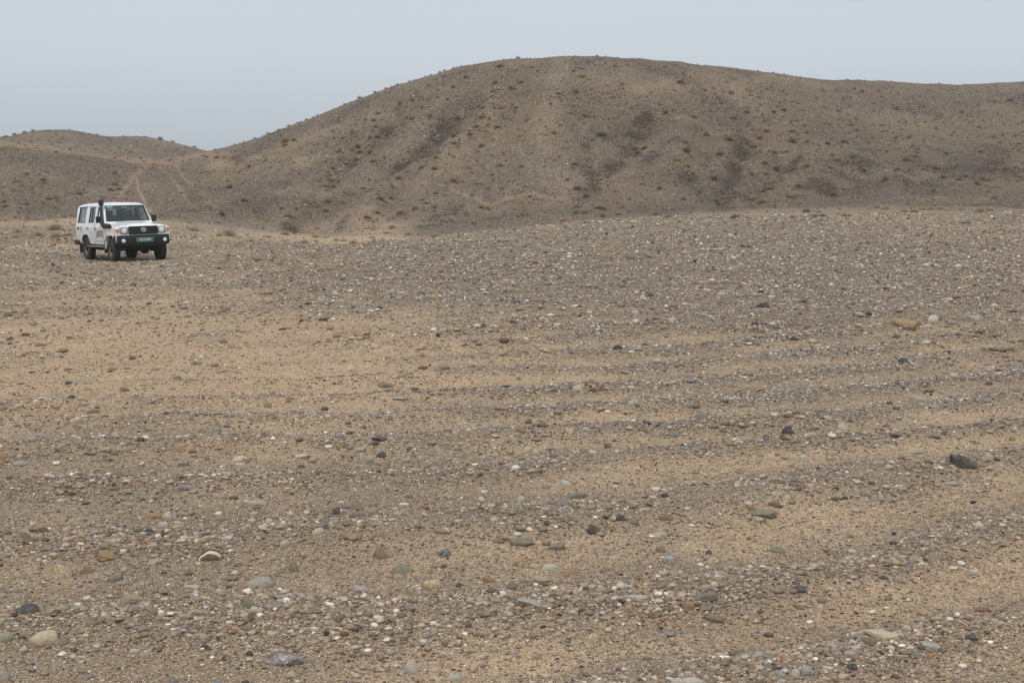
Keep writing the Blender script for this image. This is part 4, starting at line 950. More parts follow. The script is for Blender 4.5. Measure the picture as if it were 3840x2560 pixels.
# wheels
def wheel(x, sgn, steer=0.0):
    w = bpy.data.objects.new('wheel', None); COL.objects.link(w); w.parent = car; w.location = (x, sgn * (0.765 if x > 0 else 0.72), 0.398); w.rotation_euler = (0, 0, steer)
    h = 0.108; bm_ = bmesh.new()
    lathe(bm_, [(0.215, -h + 0.02), (0.25, -h), (0.33, -h - 0.006), (0.372, -h + 0.012), (0.391, -h + 0.035), (0.396, -0.05), (0.398, 0), (0.396, 0.05), (0.391, h - 0.035), (0.372, h - 0.012), (0.33, h + 0.006), (0.25, h), (0.215, h - 0.02)], seg=56)
    # tread blocks
    for k in range(44):
        a = 2 * math.pi * k / 44
        for yy, off in ((-0.080, 0), (-0.040, 0.5), (0.0, 0), (0.040, 0.5), (0.080, 0)):
            b = a + off * 2 * math.pi / 44; g2 = bmesh.ops.create_cube(bm_, size=1.0); bmesh.ops.scale(bm_, vec=(0.014, 0.033, 0.044), verts=g2['verts'])
            bmesh.ops.translate(bm_, vec=(0.393, yy, 0), verts=g2['verts']); bmesh.ops.rotate(bm_, cent=(0, 0, 0), matrix=Matrix.Rotation(b, 3, 'Y'), verts=g2['verts'])
    bm_obj('tyre', bm_, V_TYRE, w, angle=35)
    bm_ = bmesh.new(); o_ = sgn * 1.0
    lathe(bm_, [(0.222, o_ * 0.098), (0.212, o_ * 0.101), (0.200, o_ * 0.07), (0.185, o_ * 0.04), (0.150, o_ * 0.028), (0.10, o_ * 0.052), (0.075, o_ * 0.056), (0.07, o_ * 0.02), (0.18, -o_ * 0.02), (0.215, -o_ * 0.10)], seg=36)
    bm_obj('rim', bm_, V_RIM, w, angle=40)
    bm_ = bmesh.new(); cyl(bm_, (0, o_ * 0.065, 0), 0.062, 0.10, 'Y', 16, 0.055 if o_ > 0 else None)
    for k in range(6):
        a = k * math.pi / 3; cyl(bm_, (0.085 * math.cos(a), o_ * 0.060, 0.085 * math.sin(a)), 0.011, 0.03, 'Y', 6)
    bm_obj('hub', bm_, V_UNDER, w)
    return w
for x in (FAX, -RAX):
    for sgn in (-1, 1): wheel(x, sgn, R(-2) if x > 0 else 0)

# underside
bm = bmesh.new(); cyl(bm, (FAX, 0, 0.40), 0.045, 1.35, 'Y', 12); g2 = bmesh.ops.create_uvsphere(bm, u_segments=14, v_segments=10, radius=0.15); bmesh.ops.translate(bm, vec=(1.38, 0.27, 0.38), verts=g2['verts']); bm_obj('front_axle', bm, V_UNDER, car, angle=40)
bm = bmesh.new(); cyl(bm, (-RAX, 0, 0.40), 0.05, 1.35, 'Y', 12); g2 = bmesh.ops.create_uvsphere(bm, u_segments=14, v_segments=10, radius=0.17); bmesh.ops.translate(bm, vec=(-1.38, 0.0, 0.38), verts=g2['verts']); bm_obj('rear_axle', bm, V_UNDER, car, angle=40)
bm = bmesh.new()
for y in (-0.45, 0.45): bx(bm, -0.15, y, 0.535, 4.3, 0.09, 0.12)
for x in (2.0, 0.9, -0.2, -1.0, -2.2): bx(bm, x, 0, 0.54, 0.1, 0.9, 0.09)
bx(bm, 1.85, 0, 0.50, 0.10, 0.9, 0.16, 0.02); bx(bm, 0.9, 0.05, 0.42, 0.8, 0.35, 0.2, 0.04); bx(bm, 0.0, 0.0, 0.44, 0.9, 0.3, 0.16, 0.04); bx(bm, -0.55, -0.35, 0.43, 0.8, 0.35, 0.17, 0.03); bx(bm, -2.0, 0, 0.45, 0.5, 0.7, 0.2, 0.04)
bx(bm, -0.1, 0, 0.585, 2.2, 1.45, 0.02); bx(bm, 1.4, 0, 0.66, 1.2, 0.95, 0.2); bx(bm, -1.7, 0, 0.60, 1.3, 1.0, 0.04)
tube(bm, [(1.72, -0.6, 0.46), (1.75, 0.0, 0.44), (1.72, 0.6, 0.46)], 0.018, 6)
bm_obj('chassis', bm, V_UNDER, car)
bm = bmesh.new(); bx(bm, -2.50, 0, 0.60, 0.16, 1.62, 0.17, 0.02)
for sgn in (-1, 1): bx(bm, -2.32, sgn * 0.80, 0.60, 0.50, 0.13, 0.17, 0.02)
bm_obj('rear_bumper', bm, V_BLACK, car)
# arch liners so the wheels sit in the dark
for cx_ in (FAX, -RAX):
    for sgn in (-1, 1):
        bm = bmesh.new(); rr1 = []
        for a in np.linspace(-0.1, math.pi + 0.1, 16): rr1.append([(cx_ + 0.505 * math.cos(a), sgn * 0.52, 0.42 + 0.505 * math.sin(a)), (cx_ + 0.505 * math.cos(a), sgn * 0.80, 0.42 + 0.505 * math.sin(a))])
        L_ = [[bm.verts.new(p) for p in r_] for r_ in rr1]
        for a, b in zip(L_[:-1], L_[1:]): bm.faces.new((a[0], a[1], b[1], b[0]))
        bm.faces.new([l_[0] for l_ in L_]); bm_obj('wheel_arch_liner', bm, V_UNDER, car)

# cabin
bm = bmesh.new(); bx(bm, 0.45, 0, 1.13, 0.36, 1.40, 0.24, 0.05); bx(bm, 0.36, 0.36, 1.24, 0.2, 0.34, 0.10, 0.03); dash = bm_obj('dashboard', bm, V_SEAT, car)
bm = bmesh.new(); bx(bm, 0.50, -0.02, 1.262, 0.20, 0.30, 0.006, rot=None); pp = bm_obj('paper_on_dashboard', bm, V_PAPER, dash)
bm = bmesh.new(); ring_pts = [(0.10, 0.36 + 0.19 * math.cos(a), 1.18 + 0.19 * math.sin(a)) for a in np.linspace(0, 2 * math.pi, 24, endpoint=False)]
ell(bm, 0.36, 1.20, 0.185, 0.175, 0.014, 0.14); bx(bm, 0.15, 0.36, 1.2, 0.03, 0.34, 0.03, 0.01); tube(bm, [(0.14, 0.36, 1.2), (0.35, 0.36, 1.12)], 0.025, 8); bm_obj('steering_wheel', bm, V_SEAT, car)
def seat(x, y, w_, n_head=1):
    s_ = bpy.data.objects.new('seat', None); COL.objects.link(s_); s_.parent = car
    bm_ = bmesh.new(); bx(bm_, x + 0.05, y, 0.93, 0.50, w_, 0.16, 0.05, seg=3); bm_obj('seat_cushion', bm_, V_SEAT, s_, angle=40)
    bm_ = bmesh.new(); bx(bm_, x - 0.24, y, 1.22, 0.12, w_ * 0.96, 0.56, 0.05, rot=None, seg=3); bm_obj('seat_back', bm_, V_SEAT, s_, angle=40)
    for k in range(n_head):
        yy = y + (k - (n_head - 1) / 2) * w_ / max(n_head, 1)
        bm_ = bmesh.new(); bx(bm_, x - 0.26, yy, 1.575, 0.09, 0.27, 0.16, 0.04, seg=3); bx(bm_, x - 0.26, yy, 1.48, 0.02, 0.12, 0.1); bm_obj('headrest', bm_, V_SEAT, s_, angle=40)
seat(-0.05, 0.37, 0.50); seat(-0.05, -0.37, 0.50); seat(-1.05, 0.0, 1.26, 3)
bm = bmesh.new(); bx(bm, -0.9, 0, 0.80, 2.9, 1.5, 0.03); bm_obj('cabin_floor', bm, V_SEAT, car)
bm = bmesh.new(); bx(bm, -1.0, 0, 1.845, 2.5, 1.22, 0.012); bm_obj('roof_lining', bm, V_LINER, car)
bm = bmesh.new(); bx(bm, 0.30, -0.02, 1.70, 0.03, 0.24, 0.07, 0.015); bx(bm, 0.32, -0.02, 1.77, 0.015, 0.015, 0.1); bm_obj('rear_view_mirror', bm, V_BLACK, car)

# set it on the ground: nose turned to the picture's right, a little nose-down and leaning to its own right
car.rotation_mode = 'XYZ'
car.location = (CARX, CARY, CARZ)
car.rotation_euler = (R(1.93), R(0.05), R(-56.27))
# ------------------------------------------------------------ single stones, read off the photograph
STONES = """
786 2078 100 48 rb r t|dark red-brown cobble with a white streak
234 2146 80 64 ow a m|yellow and white broken rock
408 2080 88 38 oc a p|lumpy ochre rock
974 2181 103 46 pg r s|pale speckled half-buried dome stone
1072 2467 130 50 bs a v|broad pointed blue-grey slab
163 2387 114 42 cr s p|long tilted cream stone
101 2282 90 42 sl r p|rounded slate cobble at lower left
16 2385 70 44 pg r s|speckled pale stone at left edge
433 2164 66 32 gy o b
500 2245 96 40 tn a s|pitted tan crust stone
931 2262 54 44 gg a p|upright greenish grey angular stone
1105 2126 44 44 br a p
718 2203 60 22 wh s p|curved white chip
427 2029 42 26 wh a p
95 2015 68 42 br a p|brown-grey wedge-shaped stone
155 1988 46 22 rb r p
612 1966 46 26 wh r p
669 1960 40 20 cr a m
582 1933 56 22 or a p|flat orange stone
628 1931 40 24 wh r p
966 1883 78 22 pg o s|flat pale speckled stone
1192 1990 48 26 cr r p
1064 2036 30 20 wh r p
577 2292 36 34 tn r b|small layered tan round stone
395 2309 40 20 pg r s
337 2336 38 24 gy r p
1056 2252 48 22 wh a p
1034 2268 90 20 gg s p|thin grey-green slab under a white stone
835 2284 28 26 gy r p
1222 2219 44 24 pg r v
1260 1917 30 36 sl r p
558 1990 36 22 dk r p
503 2436 40 16 wh o p
305 2461 48 22 cr a p
332 2537 46 16 gg s p
239 2405 48 20 gg r p
87 2431 32 16 wh r p
1094 2526 40 28 cr r s
10 2532 60 40 pg r p|pale stone cut by the lower left corner
324 2137 58 30 br a b
580 2105 54 26 pg a s
1330 1890 94 44 gt a p|pointed grey cobble in two tones
1399 1917 44 32 tn r p
1404 1946 30 12 wh o p
2170 1860 76 28 gg s p|long grey-green stone
2110 1884 58 26 bs r p
2121 1812 44 26 wh a p|bright white angular stone
2227 1986 54 34 dk r p|dark rounded stone with a shaded underside
2047 1960 28 22 sl r p
2474 2006 50 32 wh a s|rough white lump
2499 1940 54 22 br s b
1947 2029 106 28 gg s p|long sloping grey-green slab
2094 2050 76 24 gg s p
1667 2072 56 28 sl r v|smooth dark slate oval
1945 2097 42 28 ow r p
1832 2079 34 20 cr r p
1430 2075 62 48 br a p|upright brown-grey half-buried rock
1509 2132 94 30 gg a p|broad mossy-grey flat stone
2064 2126 62 30 wh r s|white boulder with black speckles
2140 2148 64 30 oc a p
2028 2170 80 22 tn s v|cracked tan slab
1620 2189 82 42 ow r v|cream and grey veined cobble
1440 2213 72 42 oc r v|plump tan-orange cobble
1353 2211 72 38 pk a v|pinkish grey lump
1832 2173 46 28 oc a p
1925 2192 48 36 br a p
1990 2256 106 22 pg s p|pale slab lying level with the sand
2390 2238 96 22 pg s v|smooth pale slab near the right
1743 2292 66 28 gt r p
2512 2096 62 38 bs r v|blue-grey marbled cobble
2477 2058 44 32 br r p
2227 2392 60 38 ow r v|orange and cream egg-shaped stone
1925 2444 32 26 pk r v
1545 2499 58 54 wh r b|round white banded cobble
2447 2305 34 30 rs a p|small rust-orange wedge
2472 2518 66 26 br o p
2545 2553 60 30 wh r p|white stone cut by the bottom edge
2328 1940 56 22 dk a p|black-brown broken pair
2268 2136 42 22 gg r p
2284 2057 40 24 pk r v
1955 1871 36 24 wh r s
1383 2446 72 14 gg s p
1704 2537 60 22 pg o v
1724 2194 30 24 sl r p
2148 2292 40 18 wh o p
1590 1903 48 20 rs a p
1318 2009 72 22 tn s p
1655 1990 62 18 tn s p
2415 1911 44 18 wh o s
3610 1731 104 60 dk a p|big dark angular rock
3708 1713 36 36 wh a s|rough white stone beside the dark rock
2955 1614 48 34 dk r b|dark round grey-brown boulder
3162 1601 46 32 wh a s|chalky white block
3469 1731 28 22 gg r p
3426 1693 68 16 pg o p
3014 1713 32 18 wh r p
2943 1805 42 28 bs a p
2872 1923 118 26 gg s s|very long flat grey-green slab
2817 1903 38 28 oc a p
2909 1894 58 14 rb s p
2915 2059 58 28 gg r p
2658 2070 26 22 sl r p
2701 2028 26 22 wh r p
2995 2206 60 28 sl r p|blunt dark slate oblong
3083 2249 42 22 oc r b
3077 2273 26 16 wh r p
2866 2258 32 28 br r m
2646 2235 92 26 gg s p|low grey-green ridge stone
2584 2270 50 36 oc a p
2652 2281 56 18 gg s p
2682 2319 78 20 br s p
2869 2366 46 22 pg r p
3310 2374 140 30 cr s p|very long cream stone
3267 2401 70 42 br r p|brown stone under the long cream one
3190 2450 60 36 gt r v|grey-tan cracked cobble
3016 2509 76 40 bs r v|pale blue-grey oblong cobble
2984 2523 38 34 wh r p
2875 2497 50 28 bs r p
2926 2523 46 30 gy r v
2933 2494 40 26 gg r p
2943 2457 68 30 or a m|yellow-orange and tan rock
3197 2500 42 34 sl r p|round dark slate stone at lower right
2597 2548 84 32 wh r p|large white stone at the bottom edge
2869 2521 32 22 gy r p
3640 2385 50 24 sl r p
3484 2417 80 26 pg a v
3441 2454 52 20 gg o s
2692 2481 28 22 or r p
3487 2462 20 18 or r p
3313 2163 42 16 sl o p
3365 2175 38 18 tn r p
3656 2142 38 20 wh r p
3695 2047 48 18 tn a p
3689 2286 66 20 rs s p|rust-orange slab near the right edge
3166 1992 40 24 pg r v
3067 2013 28 16 wh o p
3564 1811 56 18 pg o p
2952 1863 28 18 wh r p
3380 1903 40 18 pg r p
3585 1864 36 14 wh o p
3732 2328 40 26 pg r v
3639 1190 92 42 pg a s|largest pale rock on the far right
3571 1210 48 20 bs r p
3501 1194 42 26 wh r v|white cobble behind the orange slab
3401 1211 112 26 oc s p|long orange-tan slab
3414 1228 60 26 br s p
3503 1172 48 15 gg r p
3478 1222 34 18 wh r p
3361 1262 28 16 sl r p
3114 1227 34 24 gy r p
3027 1228 24 16 sl r p
3016 1130 26 16 dk r p
2859 1147 50 22 dk s p|dark tilted slab standing out of the gravel
3050 1177 30 14 pk a p
3384 959 20 20 wh a p|white tilted stone far out on the right
3276 961 22 14 oc r p
3729 936 26 12 rb a p|dark red stone far out near the right edge
3582 835 42 14 tn s p|tan slab at the far rim of the plain
3622 836 40 9 sl s p
3163 843 22 6 ow o p
2919 999 16 12 pk r p
3505 995 42 9 wh o p
2521 1035 40 17 br r p|humped brown stone in the far gravel
2680 1010 26 16 rs a p
2691 1020 26 11 tn r p
2727 1092 50 13 pg o p
2712 1101 24 12 wh r p
2716 1080 40 16 br s p
2650 1089 42 12 cr s p
2004 1126 46 19 oc r b|mustard loaf-shaped stone
1985 1150 58 15 tn s p
2038 1194 38 12 wh a p
2051 1203 18 10 cr r p
1928 1181 20 14 wh r p
1924 1207 32 15 dk a p
1957 1228 32 20 gy a p
1917 1086 46 24 tn r p|big tan cobble in the middle distance
1951 1073 34 15 tn a p
2383 1173 32 23 pg r v
2440 1107 28 13 dk r p
2406 1113 18 14 wh r s
2363 1047 36 20 br a p
2361 1059 14 10 wh r p
2330 1057 26 10 wh a p
2519 1208 26 14 pg r p
2521 1197 34 8 wh o p
2164 1241 18 15 bs r p
2072 982 14 10 or r p
2517 974 28 14 br r p
2210 1171 22 8 wh o p
2372 830 18 8 wh r p
1241 1109 28 18 gg r p|dark green round stone in the middle distance
1226 1120 24 12 pk r p
1129 1150 14 12 dk r p
1579 1095 22 16 gg r p
1632 1116 32 19 or r p|orange round stone in the middle distance
1569 1128 16 11 sl r p
1813 1221 22 18 sl r p
1550 1017 20 9 rb r p
1616 971 16 11 ow r p
1290 1034 22 9 wh o p
1456 1042 22 9 wh o p
1194 1059 14 9 wh r p
1136 1060 22 11 gg r p
993 1098 60 14 tn s p|flat tan stone out to the left of the rows
1158 987 30 14 gy a p
1058 1234 30 9 rb s p
1243 1336 22 13 wh a p
1588 1380 40 13 rb s p|dark red-brown sliver
1433 1389 22 10 wh r p
1339 1169 14 10 sl r p
810 1111 34 15 gg o p
617 1070 26 21 pg r p|pale round stone right of the vehicle track
449 1088 28 14 gt a p
531 1020 26 11 wh r p
425 1048 12 10 wh r p
334 1204 18 11 dk r p
40 1269 26 14 sl r p
255 1368 22 10 wh r p
738 1362 42 14 rb a v
736 1349 22 7 wh o p
259 1434 30 13 sl r p
295 1428 32 11 pg o p
844 1466 18 12 wh r p
160 1492 42 11 wh o p
468 1460 36 20 br a p
527 1421 26 13 pg a p
155 1293 46 10 oc s p
574 998 26 8 pg r p
313 1513 24 15 wh a p
278 1574 42 16 cr o p
321 1575 24 14 pg r p
52 1530 32 14 ow r p
348 1542 50 14 gg s p
413 1638 30 19 bs r p
442 1635 26 14 ow r p
760 1615 30 21 gy r b
811 1611 34 16 gy r p
903 1720 62 28 cr a v|big cream broken stone
900 1738 40 12 wh o p
1127 1710 64 15 wh s v
691 1740 50 18 gt s p
653 1771 26 18 pk r p
373 1725 32 14 gg o p
76 1735 58 22 pg r s
12 1706 44 30 oc a p|ochre block at the left edge
678 1683 40 18 oc a p
487 1688 28 15 gy a p
1132 1748 30 14 sl r p
569 1607 66 12 tn s p
623 1548 24 13 sl r p
876 1536 22 16 pk r p
1004 1521 30 18 br r p
1356 1686 42 17 pg s p
1356 1711 22 26 wh r p
1429 1705 38 24 dk r p|dark round stone in the stone row
1387 1730 26 22 gy r b
1577 1716 20 18 wh r p
1723 1707 42 18 gt r p
1913 1700 26 16 rs a p
1977 1685 34 20 cr r p
2237 1655 30 22 bs r p
2280 1671 32 26 br a p
2101 1526 54 22 bs a p|pale blue-grey block
2368 1509 20 22 wh r p
2384 1509 15 20 wh r p
2256 1455 32 22 rs a p|red-brown rock
2222 1462 34 24 dk a p
2170 1452 52 28 cr a s
2524 1630 34 22 bs r p
1447 1443 64 22 gg a p|olive-brown rock
1503 1494 62 11 pg s p
1466 1569 24 16 rs a p
1423 1645 58 11 dk s p
1937 1628 34 18 pg r p
2199 1607 32 14 wh r p
2137 1614 36 18 cr r p
1980 1583 30 16 sl a p
2413 1614 36 18 br a p
3450 1500 56 27 pg a p|pale grey-white block
3504 1523 38 16 pg r p
3388 1352 42 23 dk r p
2627 1559 46 28 bs a p
2674 1595 42 17 gg o p
3104 1566 36 20 wh r p
3333 1509 30 16 rb a p
3707 1438 28 14 dk a p
3203 1381 20 14 cr r p
2910 1377 34 17 ow a p
2589 1474 34 18 pg r p
3796 1645 24 17 oc r p
3567 1555 18 12 wh r p
3579 1574 18 14 wh r p
2955 1537 26 16 bs r p
3322 1595 30 18 br a p
2850 1419 24 14 gy r p
2765 1569 30 16 ow a m
3341 1575 32 18 gy r p
643 853 24 13 ow a p|orange and white rock behind the vehicle
650 866 44 6 wh s p|thin white slab behind the vehicle
691 880 16 9 gy r p
1278 637 26 12 pk r p|pale pinkish boulder in the gully of the big hill
1228 589 22 11 pg r p
2102 468 18 9 rb a p|dark brown block below the summit of the big hill
1969 584 14 6 wh s p
1850 544 9 6 wh r p
1633 790 16 9 dk r p
1450 758 14 9 dk a p
1147 770 22 13 tn a p|pale tan outcrop low on the big hill
2630 755 16 9 dk r p
1152 862 12 9 ow r p
"""
SCOL = {'rb': ('red-brown', '#66493f'), 'ow': ('buff', '#b3996f'), 'oc': ('ochre', '#9a7d58'), 'pg': ('pale grey', '#a9a49a'), 'bs': ('blue-grey', '#787b80'),
        'cr': ('cream', '#c4b79c'), 'sl': ('slate-dark', '#4e5056'), 'gy': ('grey', '#85827e'), 'tn': ('tan', '#9d8a70'), 'gg': ('greenish grey', '#7b7a6d'),
        'br': ('brown-grey', '#7c6c5c'), 'wh': ('white', '#c4beb2'), 'or': ('orange', '#a37c52'), 'dk': ('dark grey', '#48474a'), 'pk': ('pinkish', '#a08f88'),
        'rs': ('rusty', '#835c45'), 'gt': ('two-tone grey', '#8b8579')}
SHP = {'r': 'rounded', 'o': 'oval', 's': 'flat', 'a': 'angular'}
NAME = {'r': 'cobble', 'o': 'pebble', 's': 'stone_slab', 'a': 'rock'}
MAT_ST = {'p': stone_material('stone_plain', 'obj'), 's': stone_material('stone_speckled', 'obj', speck=0.8), 'v': stone_material('stone_veined', 'obj', vein=True),
          'b': stone_material('stone_banded', 'obj', band=True), 't': stone_material('stone_streaked', 'obj', streak=True), 'm': stone_material('stone_mottled', 'obj', vein=True, speck=0.4)}
_sv, _sf = ico(4); _mesh_cache = {}
rs_s = np.random.default_rng(99)
def stone_mesh(shape, k, pat):
    key = (shape, k, pat)
    if key in _mesh_cache: return _mesh_cache[key]
    g_ = np.random.default_rng(hash2(np.array([k]), np.array([ord(shape)]), 5)[0].__mul__(1e6).__int__())
    if shape in 'ro': v = rock_shape(_sv, g_, 0.0, 0.26)
    elif shape == 's': v = rock_shape(_sv * np.array([1, 1, 1]), g_, 0.6, 0.3); v = np.sign(v) * np.abs(v) ** np.array([0.9, 0.9, 0.62])
    else: v = rock_shape(_sv, g_, 1.0, 0.30)
    v = v / np.abs(v).max(axis=0)
    if shape in 'as': v = v + 0.02 * np.array([[mnoise.noise(Vector(p) * 5.0 + Vector((k, a_, 0))) for a_ in (0, 9, 18)] for p in v])
    me = mesh_from({'r': 'cobble', 'o': 'pebble', 's': 'slab', 'a': 'rock'}[shape], v, _sf.ravel(), 3); me.materials.append(MAT_ST[pat]); _mesh_cache[key] = me
    return me
items = []
for ln in STONES.strip().splitlines():
    a_, *lab = ln.split('|'); p = a_.split(); items.append(dict(u=float(p[0]), v=float(p[1]), w=float(p[2]), h=float(p[3]), c=p[4], s=p[5], p=p[6], lab=lab[0] if lab else None))
marks = [i for i in items if i['lab']]
rest = sorted([i for i in items if not i['lab']], key=lambda i: -i['w'])
used = {}
for it in rest:
    best = sorted(marks, key=lambda m_: math.hypot(m_['u'] - it['u'], 1.6 * (m_['v'] - it['v'])))
    for m_ in best[:6]:
        du, dv = it['u'] - m_['u'], (it['v'] - m_['v']) * 1.6
        side = ('right of' if du > 0 else 'left of') if abs(du) > abs(dv) else ('in front of' if dv > 0 else 'beyond')
        size = 'small' if it['w'] < 30 else 'mid-sized' if it['w'] < 55 else 'large'
        lb = f"{size} {SCOL[it['c']][0]} {SHP[it['s']]} stone {side} the {m_['lab']}"
        if lb not in used and len(lb.replace('-', ' ').split()) <= 16: break
    k = 2
    base = lb
    while lb in used: lb = base.replace(' stone ', f" stone, number {k} out, ", 1) if False else base.replace(size, ['tiny', 'little', 'short', 'low'][(k - 2) % 4], 1); k += 1
    used[lb] = 1; it['lab'] = lb
for n_, it in enumerate(items):
    slope_ = it['v'] < 830 and it['u'] > 0
    x, y, z = ground_hit(it['u'], min(it['v'] + it['h'] * 0.30, 2640))
    sc_ = y / F_PX; wx = it['w'] * sc_ * 0.5 * 1.04
    graze = math.atan2(EYE, math.hypot(x, y)); dp = wx * {'r': 0.72, 'o': 0.7, 's': 0.62, 'a': 0.75}[it['s']]
    vis = it['h'] * sc_ * 0.5 * 1.15
    hz2 = max(vis ** 2 - (dp * math.sin(graze)) ** 2, 0); hz = max(math.sqrt(hz2) * 1.25, wx * (0.16 if it['s'] == 's' else 0.24))
    me = stone_mesh(it['s'], n_ % 9, it['p']); o = bpy.data.objects.new(NAME[it['s']], me); COL.objects.link(o)
    o.scale = (wx, dp, hz); 
    th = math.atan2(x, y)
    o.rotation_euler = (rs_s.normal(0, 0.06), rs_s.normal(0, 0.07) + (0.12 if it['s'] in 's' and n_ % 3 == 0 else 0), -th + rs_s.normal(0, 0.10))
    o.location = (x, y, z + hz * (0.14 if it['s'] != 's' else 0.30))
    km = 0.08 if it['c'] in ('dk', 'sl', 'rb') else 0.24
    c = ((1 - km) * np.array(srgb(SCOL[it['c']][1])) + km * np.array(srgb('#a8967c'))) * rs_s.uniform(0.92, 1.1) * (0.9 if it['v'] < 830 else 1.12); o.color = (*c, 1)
    lb_ = it['lab'] if len(it['lab'].split()) >= 4 else it['lab'] + ' among the gravel'
    tag(o, lb_, 'stone', kind='thing', group='single stones standing out of the gravel' if it['v'] > 830 else 'single stones standing out on the slopes')

# ------------------------------------------------------------ dry shrubs
def shrub_mesh(seed, tall=0.62, n=520, wid=0.011):
    g_ = np.random.default_rng(seed); V = []; Fq = []
    for _ in range(n):
        a = g_.uniform(0, 2 * math.pi); ca = g_.random() ** 0.8; el = math.asin(min(0.98, 0.05 + 0.95 * ca)) 
        d = np.array([math.cos(a) * math.cos(el), math.sin(a) * math.cos(el), math.sin(el)])
        L_ = g_.uniform(0.55, 1.05) * (1 + 0.16 * math.sin(3 * a + seed) + 0.1 * math.sin(5 * a + 2 * seed))
        p0 = np.array([g_.normal(0, 0.10), g_.normal(0, 0.10), -0.04]); p = p0.copy(); q = [p.copy()]
        for k in range(3):
            dd = d + g_.normal(0, 0.25, 3); dd /= np.linalg.norm(dd); p = p + dd * L_ / 3; q.append(p.copy())
        for br in range(4):
            if br == 0: pts = q; w = wid
            else:
                s0 = q[1 + g_.integers(0, 3)]; e = s0 + (d * 0.5 + g_.normal(0, 0.6, 3)) * 0.26; e[2] = max(e[2], 0.01); pts = [s0, e]; w = wid * 0.75
            sd_ = np.cross(pts[-1] - pts[0], g_.normal(size=3)); sd_ /= max(np.linalg.norm(sd_), 1e-6)
            b0 = len(V)
            for i, pp in enumerate(pts):
                ww = w * (1 - 0.6 * i / max(1, len(pts) - 1)); V.append(pp - sd_ * ww); V.append(pp + sd_ * ww)
            for i in range(len(pts) - 1): Fq.append((b0 + 2 * i, b0 + 2 * i + 1, b0 + 2 * i + 3, b0 + 2 * i + 2))
    V = np.array(V); V[:, 2] *= tall
    return V, np.array(Fq)
def shrub_material():
    m = bpy.data.materials.new('dry_twigs'); m.use_nodes = True; t = m.node_tree; b = t.nodes['Principled BSDF']; b.inputs['Roughness'].default_value = 0.95; b.inputs['Specular IOR Level'].default_value = 0.1
    oi = N(t, 'ShaderNodeObjectInfo'); no = N(t, 'ShaderNodeTexNoise'); no.inputs['Scale'].default_value = 3.0
    tc = N(t, 'ShaderNodeTexCoord'); t.links.new(tc.outputs['Object'], no.inputs['Vector'])
    mr = N(t, 'ShaderNodeMapRange'); t.links.new(no.outputs['Fac'], mr.inputs[0]); mr.inputs[1].default_value = 0.3; mr.inputs[2].default_value = 0.7; mr.inputs[3].default_value = 0.78; mr.inputs[4].default_value = 1.2
    vs = N(t, 'ShaderNodeVectorMath', operation='SCALE'); t.links.new(oi.outputs['Color'], vs.inputs[0]); t.links.new(mr.outputs[0], vs.inputs['Scale']); t.links.new(vs.outputs[0], b.inputs['Base Color'])
    return m
MAT_SHRUB = shrub_material()
SH_V = [shrub_mesh(s_, ta) for s_, ta in ((1, 0.55), (2, 0.62), (3, 0.70), (4, 0.5), (5, 0.8))]
SH_M = []
for V_, F_ in SH_V:
    me = mesh_from('shrub', V_, F_.ravel(), 4, smooth=False); me.materials.append(MAT_SHRUB); SH_M.append(me)
